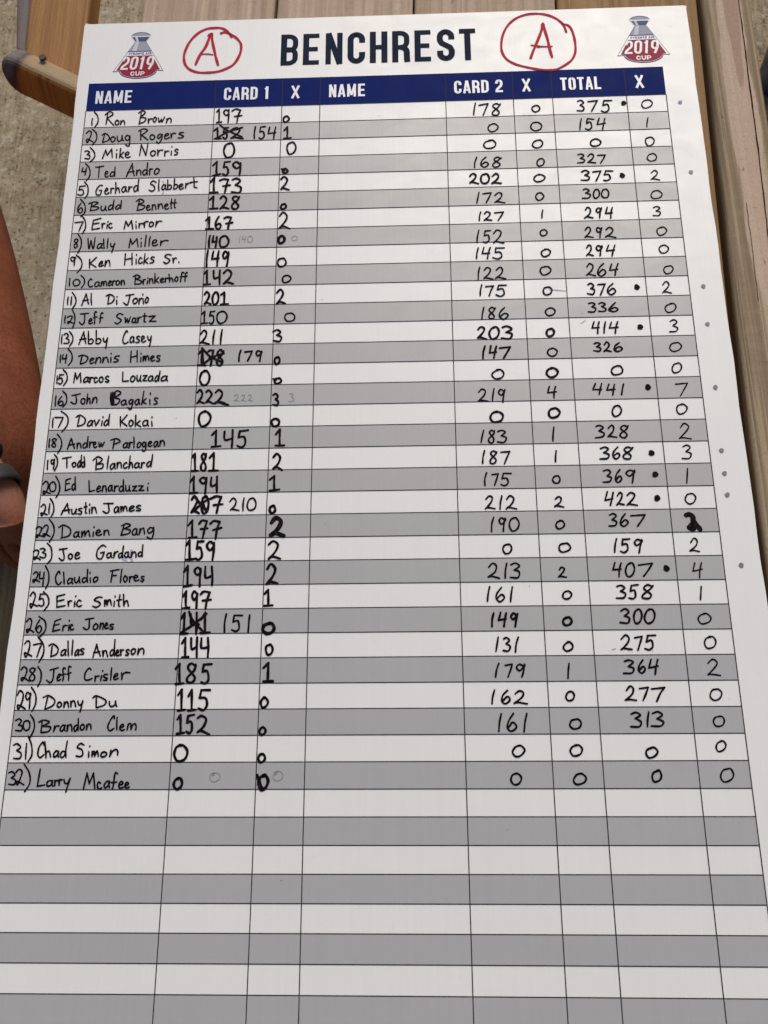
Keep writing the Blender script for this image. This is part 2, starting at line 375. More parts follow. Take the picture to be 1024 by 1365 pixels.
# ------------------------------------------------------------------ the seated person at the left
person = empty('person', (-.62, .46, 0), 'person sitting at the left edge, bare knee and banded wrist showing beside the sheet', 'person')
def skinned(name, joints, edges, m, parent, root=0, sub=2):
    me = bpy.data.meshes.new(name); me.from_pydata([tuple(Vector(j[0]) - parent.location) for j in joints], edges, []); me.update()
    o = bpy.data.objects.new(name, me); C.objects.link(o); me.materials.append(m)
    sk = o.modifiers.new('skin', 'SKIN'); sk.use_smooth_shade = True
    for i, j in enumerate(joints):
        v = me.skin_vertices[0].data[i]; r = j[1]; v.radius = (r, r) if not isinstance(r, tuple) else r; v.use_root = (i == root)
    sb = o.modifiers.new('sub', 'SUBSURF'); sb.levels = sub; sb.render_levels = sub
    dg = bpy.context.evaluated_depsgraph_get(); ev = o.evaluated_get(dg); nm = bpy.data.meshes.new_from_object(ev)
    o.modifiers.clear(); o.data = nm; bpy.data.meshes.remove(me); o.parent = parent
    if not nm.materials: nm.materials.append(m)
    smooth(o); return o
J = [((-.74, .50, .53), .12),            # 0 pelvis
     ((-.75, .53, .72), .125), ((-.76, .55, .93), .14), ((-.76, .55, 1.03), .07), ((-.755, .54, 1.10), .052),     # 1-4 spine, chest, neck
     ((-.61, .46, .545), .098), ((-.53, .26, .555), .090), ((-.445, .055, .550), .068),               # 5-7 near thigh, knee
     ((-.432, .075, .40), .056), ((-.435, .085, .24), .050), ((-.44, .075, .09), .036), ((-.43, .03, .045), .034), ((-.40, -.09, .03), .028),   # 8-12 shin, foot
     ((-.86, .42, .545), .098), ((-.84, .20, .555), .088), ((-.82, -.02, .555), .066),                # 13-15 far thigh, knee
     ((-.82, .00, .40), .056), ((-.82, .01, .24), .050), ((-.82, .0, .09), .036), ((-.82, -.04, .045), .034), ((-.82, -.16, .03), .028),
     ((-.59, .53, .955), .06), ((-.555, .41, .80), .046), ((-.56, .24, .73), .040), ((-.47, .10, .69), .034), ((-.398, -.008, .662), .026),  # 21-25 near arm
     ((-.93, .53, .955), .06), ((-.98, .40, .80), .046), ((-.97, .26, .70), .038), ((-.90, .12, .67), .032), ((-.86, .06, .655), .026),     # 26-30 far arm
     ((-.384, -.034, .652), (.033, .024)), ((-.384, -.046, .640), (.033, .020)),                   # 31,32 near palm
     ((-.845, .02, .650), (.036, .022)), ((-.84, -.02, .635), (.036, .018)),                      # 33,34 far palm
     ]
E = [(0, 1), (1, 2), (2, 3), (3, 4), (0, 5), (5, 6), (6, 7), (7, 8), (8, 9), (9, 10), (10, 11), (11, 12), (0, 13), (13, 14), (14, 15), (15, 16), (16, 17), (17, 18), (18, 19), (19, 20),
     (2, 21), (21, 22), (22, 23), (23, 24), (24, 25), (2, 26), (26, 27), (27, 28), (28, 29), (29, 30), (25, 31), (31, 32), (30, 33), (33, 34)]
def fingers(palm, base, fwd, side):
    """five short chains curling over the knee"""
    f = Vector(fwd).normalized(); s = Vector(side).normalized(); b = Vector(base)
    for k, (off, L) in enumerate(((-.027, .9), (-.009, 1.05), (.009, 1.0), (.026, .8))):
        i = len(J); p = b + s * off + f * .012
        J.append((tuple(p), .0095)); J.append((tuple(p + f * .030 * L + Vector((0, 0, -.012))), .009)); J.append((tuple(p + f * .045 * L + Vector((0, 0, -.036))), .008))
        E.extend([(palm, i), (i, i + 1), (i + 1, i + 2)])
fingers(32, (-.384, -.044, .628), (-.05, -.35, -.9), (1, -.1, 0))
fingers(34, (-.84, -.03, .632), (.05, -1, 0), (1, 0, 0))
i = len(J); J += [((-.408, -.040, .640), .011), ((-.418, -.052, .622), .010)]; E += [(31, i), (i, i + 1)]
i = len(J); J += [((-.80, .0, .640), .011), ((-.785, -.03, .632), .010)]; E += [(33, i), (i, i + 1)]
# head on the neck, in the same surface
i = len(J); J += [((-.75, .525, 1.16), .075), ((-.75, .515, 1.235), .092), ((-.75, .52, 1.30), .075)]; E += [(4, i), (i, i + 1), (i + 1, i + 2)]
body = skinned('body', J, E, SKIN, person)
FAB = mat('shorts_fabric', (.07, .075, .09), .9, .1); SHIRT = mat('shirt_fabric', (.18, .20, .24), .9, .1)
skinned('shorts', [((-.74, .50, .55), .135), ((-.66, .49, .548), .108), ((-.64, .46, .55), .100), ((-.86, .43, .548), .115), ((-.85, .34, .55), .108)], [(0, 1), (1, 2), (0, 3), (3, 4)], FAB, person)
skinned('shirt', [((-.75, .52, .66), .140), ((-.76, .55, .93), .155), ((-.585, .53, .95), .075), ((-.565, .44, .84), .062), ((-.935, .53, .95), .075), ((-.975, .43, .84), .062)], [(0, 1), (1, 2), (2, 3), (1, 4), (4, 5)], SHIRT, person)
HAIR = mat('hair', (.05, .03, .02), .7, .3)
skinned('hair', [((-.75, .545, 1.25), .088), ((-.75, .54, 1.315), .080)], [(0, 1)], HAIR, person)
# the double wristband: two curved loops round the wrist
BAND = mat('wristband', (.035, .037, .042), .6, .4)
def band(center, axis, r, wdt, th):
    ax = Vector(axis).normalized(); u = ax.cross(Vector((0, 0, 1))).normalized(); v = ax.cross(u).normalized()
    vs = []; fs = []; N = 40; prof = [(r, -wdt), (r + th * .7, -wdt), (r + th, -wdt * .6), (r + th, wdt * .6), (r + th * .7, wdt), (r, wdt)]
    for i in range(N):
        t = 2 * math.pi * i / N; d = u * math.cos(t) + v * math.sin(t) * .88
        for rr, h in prof: vs.append(Vector(center) + d * rr + ax * h - person.location)
    n = len(prof)
    for i in range(N):
        for j in range(n):
            a = i * n + j; b = i * n + (j + 1) % n; c2 = ((i + 1) % N) * n + (j + 1) % n; d2 = ((i + 1) % N) * n + j; fs.append((a, b, c2, d2))
    o = link('wristband', mesh('wristband', vs, fs), BAND, person); smooth(o); return o
band((-.3935, -.0155, .661), (.61, -.79, -.08), .029, .0085, .0035)
band((-.4135, .0135, .667), (.61, -.79, -.08), .031, .006, .0035)

# ------------------------------------------------------------------ the score sheet
sheet = empty('score_sheet', Q(14.7, 17.5, TOP), 'large white printed score sheet headed BENCHREST, filled in with black marker, lying on the planks', 'score sheet')
off = sheet.location
X0, X1, Y0, Y1 = -.60, 30.06, -5.42, 40.55
def board():
    rc = .32; nx, ny = 26, 40
    xs = [X0, X0 + rc * .3, X0 + rc] + [X0 + rc + (X1 - X0 - 2 * rc) * i / nx for i in range(1, nx)] + [X1 - rc, X1 - rc * .3, X1]
    ys = [Y0, Y0 + rc * .3, Y0 + rc] + [Y0 + rc + (Y1 - Y0 - 2 * rc) * i / ny for i in range(1, ny)] + [Y1 - rc, Y1 - rc * .3, Y1]
    rr = random.Random(3)
    wob = {}
    def pos(i, j):
        x, y = xs[i], ys[j]
        if (i in (0, len(xs) - 1)) and (j in (0, len(ys) - 1)):      # clipped corner
            x += .10 if i == 0 else -.10; y += .10 if j == 0 else -.10
        elif i == 0 or i == len(xs) - 1:
            x += .018 * math.sin(y * 1.1 + i) + .01 * math.sin(y * 3.7)
        return x, y
    bm = bmesh.new(); top = {}
    for i in range(len(xs)):
        for j in range(len(ys)):
            x, y = pos(i, j); top[i, j] = bm.verts.new(P(x, y) - off)
    for i in range(len(xs) - 1):
        for j in range(len(ys) - 1): bm.faces.new((top[i, j], top[i, j + 1], top[i + 1, j + 1], top[i + 1, j]))
    bmesh.ops.recalc_face_normals(bm, faces=bm.faces)
    for f in bm.faces:
        if f.normal.z < 0: f.normal_flip()
    be = [e for e in bm.edges if e.is_boundary]
    ex = bmesh.ops.extrude_edge_only(bm, edges=be); nv = [v for v in ex['geom'] if isinstance(v, bmesh.types.BMVert)]
    bmesh.ops.translate(bm, vec=(0, 0, -SH + .0002), verts=nv)
    bmesh.ops.recalc_face_normals(bm, faces=bm.faces)
    bev = [e for e in bm.edges if len(e.link_faces) == 2 and abs(e.link_faces[0].normal.dot(e.link_faces[1].normal)) < .3 and e.verts[0].co.z > -1 and not any(v in nv for v in e.verts)]
    bmesh.ops.bevel(bm, geom=bev, offset=.0006, segments=2, affect='EDGES')
    me = bpy.data.meshes.new('sheet_panel'); bm.to_mesh(me); bm.free(); o = link('sheet_panel', me, WHITE, sheet)
    return o
board()
def addp(name, vf, m, h, parent=None, zstep=0.0):
    """several (verts2d, faces) groups -> one printed mesh lying h above the sheet"""
    vs = []; fs = []
    for k, (v, f) in enumerate(vf):
        b = len(vs); vs += [P(x, y, h + zstep * k) - off for x, y in v]; fs += [tuple(b + i for i in q) for q in f]
    return link(name, mesh(name, vs, fs), m, parent or sheet)
def gridrect(x0, x1, y0, y1, nx, ny=1):
    vs = [(x0 + (x1 - x0) * i / nx, y0 + (y1 - y0) * j / ny) for j in range(ny + 1) for i in range(nx + 1)]
    fs = [(j * (nx + 1) + i, j * (nx + 1) + i + 1, (j + 1) * (nx + 1) + i + 1, (j + 1) * (nx + 1) + i)[::-1] for j in range(ny) for i in range(nx)]
    return vs, fs
TWd = 28.536; HH = 1.6576
COLS = [0, 6.4354, 9.7843, 11.6624, 17.8533, 21.1497, 23.0539, 26.6229, TWd]
addp('header_band', [gridrect(0, TWd, -HH, 0, 24, 2)], NAVY, .00015)
for r in range(2, 41, 2): addp('grey_row', [gridrect(0, TWd, r - 1, r, 24, 1)], GREY, .00015)
for r in range(0, 41): addp('row_line', [gridrect(0, TWd, r - .018, r + .018, 24)], LINE, .00030)
for i, x in enumerate(COLS): addp('column_line', [gridrect(x - .019, x + .019, -HH if 0 < i < 8 else 0, 40, 1, 40)], LINE, .00036)

# ---- printed lettering: condensed bold capitals built from even strokes
def arc(cx, cy, rx, ry, a0, a1, n=6):
    return [(cx + rx * math.cos(R(a0 + (a1 - a0) * i / n)), cy + ry * math.sin(R(a0 + (a1 - a0) * i / n))) for i in range(n + 1)]
def capital(ch, w, H, t):
    """strokes of a letter, y up, as (points, half width)"""
    h = t / 2; r = w * .42; L, Rr, B, T_ = h, w - h, h * .9, H - h * .9; M = H * .5; tt = h * .88
    rc = max(.001, min(r, Rr - L) - 0.0) * .85
    def bowl(y0, y1, x0=0): return [(x0, y1)] + arc(Rr - rc, y1 - rc, rc, rc, 90, 0) + arc(Rr - rc, y0 + rc, rc, rc, 0, -90) + [(x0, y0)]
    S = []
    if ch == 'B': S = [([(L, 0), (L, H)], h), (bowl(M - tt * .2, T_), tt), (bowl(B, M + tt * .2), tt)]
    elif ch == 'E': S = [([(L, 0), (L, H)], h), ([(0, T_), (w * .92, T_)], tt), ([(0, M), (w * .84, M)], tt), ([(0, B), (w * .92, B)], tt)]
    elif ch == 'N': S = [([(L, 0), (L, H)], h * .9), ([(Rr, 0), (Rr, H)], h * .9), ([(L, H), (Rr, 0)], h * .95)]
    elif ch == 'C': S = [([(Rr, H * .66), (Rr, T_ - rc)] + arc(Rr - rc, T_ - rc, rc, rc, 0, 90) + arc(L + rc, T_ - rc, rc, rc, 90, 180) + arc(L + rc, B + rc, rc, rc, 180, 270) + arc(Rr - rc, B + rc, rc, rc, 270, 360) + [(Rr, H * .36)], h)]
    elif ch in 'O0': S = [(arc(Rr - rc, T_ - rc, rc, rc, 0, 90) + arc(L + rc, T_ - rc, rc, rc, 90, 180) + arc(L + rc, B + rc, rc, rc, 180, 270) + arc(Rr - rc, B + rc, rc, rc, 270, 360) + [(Rr, T_ - rc), (Rr, T_ - rc + .001)], h)]
    elif ch == 'H': S = [([(L, 0), (L, H)], h), ([(Rr, 0), (Rr, H)], h), ([(L, M), (Rr, M)], tt)]
    elif ch == 'R': S = [([(L, 0), (L, H)], h), (bowl(M - tt * .4, T_), tt), (arc(Rr - rc, M - tt * .4 - rc, rc, rc, 90, 0) + [(Rr, H * .12), (Rr + h * .15, 0)], h)]
    elif ch == 'D': S = [([(L, 0), (L, H)], h), (bowl(B, T_), h * .95)]
    elif ch == 'P': S = [([(L, 0), (L, H)], h), (bowl(M - tt, T_), tt)]
    elif ch == 'T': S = [([(w / 2, 0), (w / 2, H)], h), ([(0, T_), (w, T_)], tt)]
    elif ch == 'L': S = [([(L, 0), (L, H)], h), ([(0, B), (w * .9, B)], tt)]
    elif ch == 'A': S = [([(h * .75, 0), (w / 2 - h * .15, H)], h * .85), ([(w - h * .75, 0), (w / 2 + h * .15, H)], h * .85), ([(w * .2, H * .26), (w * .8, H * .26)], tt * .8)]
    elif ch == 'M': S = [([(L, 0), (L, H)], h * .9), ([(Rr, 0), (Rr, H)], h * .9), ([(L, H), (w / 2, H * .12)], h * .8), ([(Rr, H), (w / 2, H * .12)], h * .8)]
    elif ch == 'X': S = [([(h * .8, 0), (Rr + h * .2, H)], h * .9), ([(h * .8, H), (Rr + h * .2, 0)], h * .9)]
    elif ch == 'Y': S = [([(w / 2, 0), (w / 2, M)], h), ([(w / 2, M * .9), (h * .7, H)], h * .9), ([(w / 2, M * .9), (w - h * .7, H)], h * .9)]
    elif ch == 'I': S = [([(w / 2, 0), (w / 2, H)], h)]
    elif ch == 'U': S = [([(L, H)] + arc(L + rc, B + rc, rc, rc, 180, 270) + arc(Rr - rc, B + rc, rc, rc, 270, 360) + [(Rr, H)], h)]
    elif ch == '1': S = [([(w * .62, 0), (w * .62, H)], h), ([(w * .12, H * .80), (w * .62, H * .86)], tt * .8)]
    elif ch == '2': S = [([(L, H * .68), (L, T_ - rc)] + arc(L + rc, T_ - rc, rc, rc, 180, 90) + arc(Rr - rc, T_ - rc, rc, rc, 90, 0) + [(Rr, H * .62), (Rr - w * .08, H * .50), (L + w * .08, H * .24), (L, H * .12), (L, B)], h), ([(0, B), (w, B)], tt)]
    elif ch == '9': S = [(arc(Rr - rc, M + rc * .3, rc, rc, 0, -90) + arc(L + rc, M + rc * .3, rc, rc, 270, 180) + arc(L + rc, T_ - rc, rc, rc, 180, 90) + arc(Rr - rc, T_ - rc, rc, rc, 90, 0) + [(Rr, M * .9), (w * .52, 0)], h)]
    elif ch == 'S':
        S = [([(Rr, H * .68), (Rr, T_ - rc)] + arc(Rr - rc, T_ - rc, rc, rc, 0, 90) + arc(L + rc, T_ - rc, rc, rc, 90, 180) + [(L, H * .66), (L + w * .08, H * .57), (Rr - w * .08, H * .42), (Rr, H * .32)] + arc(Rr - rc, B + rc, rc, rc, 0, -90) + arc(L + rc, B + rc, rc, rc, 270, 180) + [(L, H * .32)], h)]
    return S
def lettering(name, text, x0, yb, H, pitch, w, t, m, h, parent=None, slope=0.0, slant=0.0):
    vf = []; x = x0
    for ch in text:
        if ch == ' ': x += pitch * .55; continue
        ww = w * (1.22 if ch in 'M' else .62 if ch in '1I' else .92 if ch in 'T' else 1)
        for pts, hw in capital(ch, ww, H, t):
            v, f = ribbon([(x + a + slant * b, yb - b + slope * (x - x0)) for a, b in pts], hw, 0)
            vf.append((v, f))
        x += pitch * (ww / w) if ch not in '1I' else pitch * .78
    return addp(name, vf, m, h, parent, .00001)
lettering('title_lettering', 'BENCHREST', 9.63, -2.43, 1.93, 1.123, .885, .305, TITLE, .0002)
for txt, x, wd in (('NAME', .42, 1.94), ('CARD 1', 6.87, 2.36), ('X', 10.22, .42), ('NAME', 12.10, 1.89), ('CARD 2', 18.28, 2.44), ('X', 21.60, .44), ('TOTAL', 23.48, 2.08), ('X', 27.10, .44)):
    n = {'NAME': 4.22, 'CARD 1': 5.35, 'CARD 2': 5.50, 'X': 1, 'TOTAL': 4.85}[txt]
    pitch = wd / n if txt != 'X' else .5
    lettering('header_lettering', txt, x, -.415, .755, pitch, pitch * .82 if txt != 'X' else .43, .130, LETTER, .00045)

# ---- the cup emblem, drawn once per corner (points are sheet-plane offsets from its bottom left tip)
def fill(pts): return (pts, [tuple(range(len(pts)))])
def emblem(ox, oy, sx):
    e = link('emblem', None, None, sheet)
    def T(pts): return [(ox + a * sx, oy - b) for a, b in pts]
    tip = .22
    foot = [(2.24, .02)] + [(1.29 + .96 * math.cos(R(a)), .02 + .47 * math.sin(R(a))) for a in range(-10, -171, -16)] + [(.34, .02)]
    outer = [(0, 0), (1.00, 1.84), (.78, 2.20)] + [(1.28 + .50 * math.cos(R(a)), 2.20 + .25 * math.sin(R(a))) for a in range(170, 5, -16)] + [(1.78, 2.20), (1.58, 1.84), (2.58, 0)] + foot
    def grow(pts, d):
        c = (1.29, .9); return [(c[0] + (x - c[0]) * (1 - d), c[1] + (y - c[1]) * (1 - d)) for x, y in pts]
    addp('emblem_outline', [fill(T(outer))], L_BLUE, .0002, e)
    addp('emblem_border', [fill(T(grow(outer, .035)))], LETTER, .00026, e)
    k = 1.00 / 1.84
    def edge(y, ins=.0): return (y * k + ins, 2.58 - y * k - ins)
    a, b = edge(.97, .09); a0, b0 = edge(.07, .14)
    footr = [(2.22, .07)] + [(1.29 + .90 * math.cos(R(q)), .04 + .42 * math.sin(R(q))) for q in range(-12, -169, -16)] + [(.36, .07)]
    addp('emblem_red', [fill(T([(a0, .07), (a, .97), (b, .97), (b0, .07)] + footr))], L_RED, .00034, e)
    a, b = edge(1.24, .03); c, d = edge(1.84, .02)
    addp('emblem_cone', [fill(T([(a, 1.24), (c, 1.84), (d, 1.84), (b, 1.24)]))], L_GREY, .00034, e)
    addp('emblem_neck', [fill(T([(1.02, 1.85), (.83, 2.14), (1.73, 2.14), (1.56, 1.85)]))], L_DARK, .00034, e)
    addp('emblem_cap', [fill(T([(.84, 2.20)] + [(1.28 + .44 * math.cos(R(q)), 2.19 + .21 * math.sin(R(q))) for q in range(165, 10, -16)] + [(1.72, 2.20)]))], L_GREY, .00034, e)
    addp('emblem_highlight', [fill(T([(.98, 2.14), (1.10, 2.14), (1.20, 1.85), (1.08, 1.85)])), fill(T([(1.04, 1.84), (1.22, 1.84), (1.12, 1.25), (.90, 1.25)]))], L_LIGHT, .00040, e)
    addp('emblem_rule', [ribbon(T([(a, 1.235), (b, 1.235)]), .025, 0)], L_BLUE, .00040, e)
    lettering('emblem_lettering', 'PYRAMYD AIR', ox + .74 * sx, oy - 1.02, .14, .112 * sx, .088 * sx, .024, L_BLUE, .00040, e)
    lettering('emblem_lettering', '2019', ox + .37 * sx, oy - .11, .80, .455 * sx, .38 * sx, .12, LETTER, .00042, e, 0, .12)
    lettering('emblem_lettering', 'CUP', ox + .92 * sx, oy + .27, .25, .255 * sx, .215 * sx, .056, LETTER, .00042, e)
emblem(1.14, -2.33, 1.0)
emblem(26.37, -2.37, 1.008)

# ---- handwriting
def smoothline(pts, n=5):
    """Catmull-Rom through the points; a doubled point is a sharp corner"""
    segs = [[]]
    for i, p in enumerate(pts):
        if i and p == pts[i - 1]: segs.append([p])
        else: segs[-1].append(p)
    out = []
    for s in segs:
        if len(s) < 2: continue
        e = [(2 * s[0][0] - s[1][0], 2 * s[0][1] - s[1][1])] + s + [(2 * s[-1][0] - s[-2][0], 2 * s[-1][1] - s[-2][1])]
        for i in range(1, len(e) - 2):
            a, b, c, d = e[i - 1:i + 3]
            for q in range(n):
                t = q / n; t2 = t * t; t3 = t2 * t
                out.append(tuple(.5 * (2 * b[k] + (c[k] - a[k]) * t + (2 * a[k] - 5 * b[k] + 4 * c[k] - d[k]) * t2 + (3 * b[k] - a[k] - 3 * c[k] + d[k]) * t3) for k in (0, 1)))
        out.append(s[-1]); out.append(None)
    res = [[]]
    for p in out:
        if p is None: res.append([])
        else: res[-1].append(p)
    return [r for r in res if len(r) > 1]
hr = random.Random(11)
def writing(name, strokes, width, m, h=.0005, ws=None):
    vf = []
    for si, st in enumerate(strokes):
        w0 = ws[si] if ws else width
        for line in smoothline([tuple(p) for p in st]):
            n = len(line); ph = hr.uniform(0, 6)
            hw = [w0 / 2 * (1 + .10 * math.sin(ph + i * .7) + hr.uniform(-.05, .05)) * (1.0 if 1 < i < n - 2 else .93) for i in range(n)]
            vf.append(ribbon(line, hw, 0, True))
    return addp(name, vf, m, h, None, .000004)
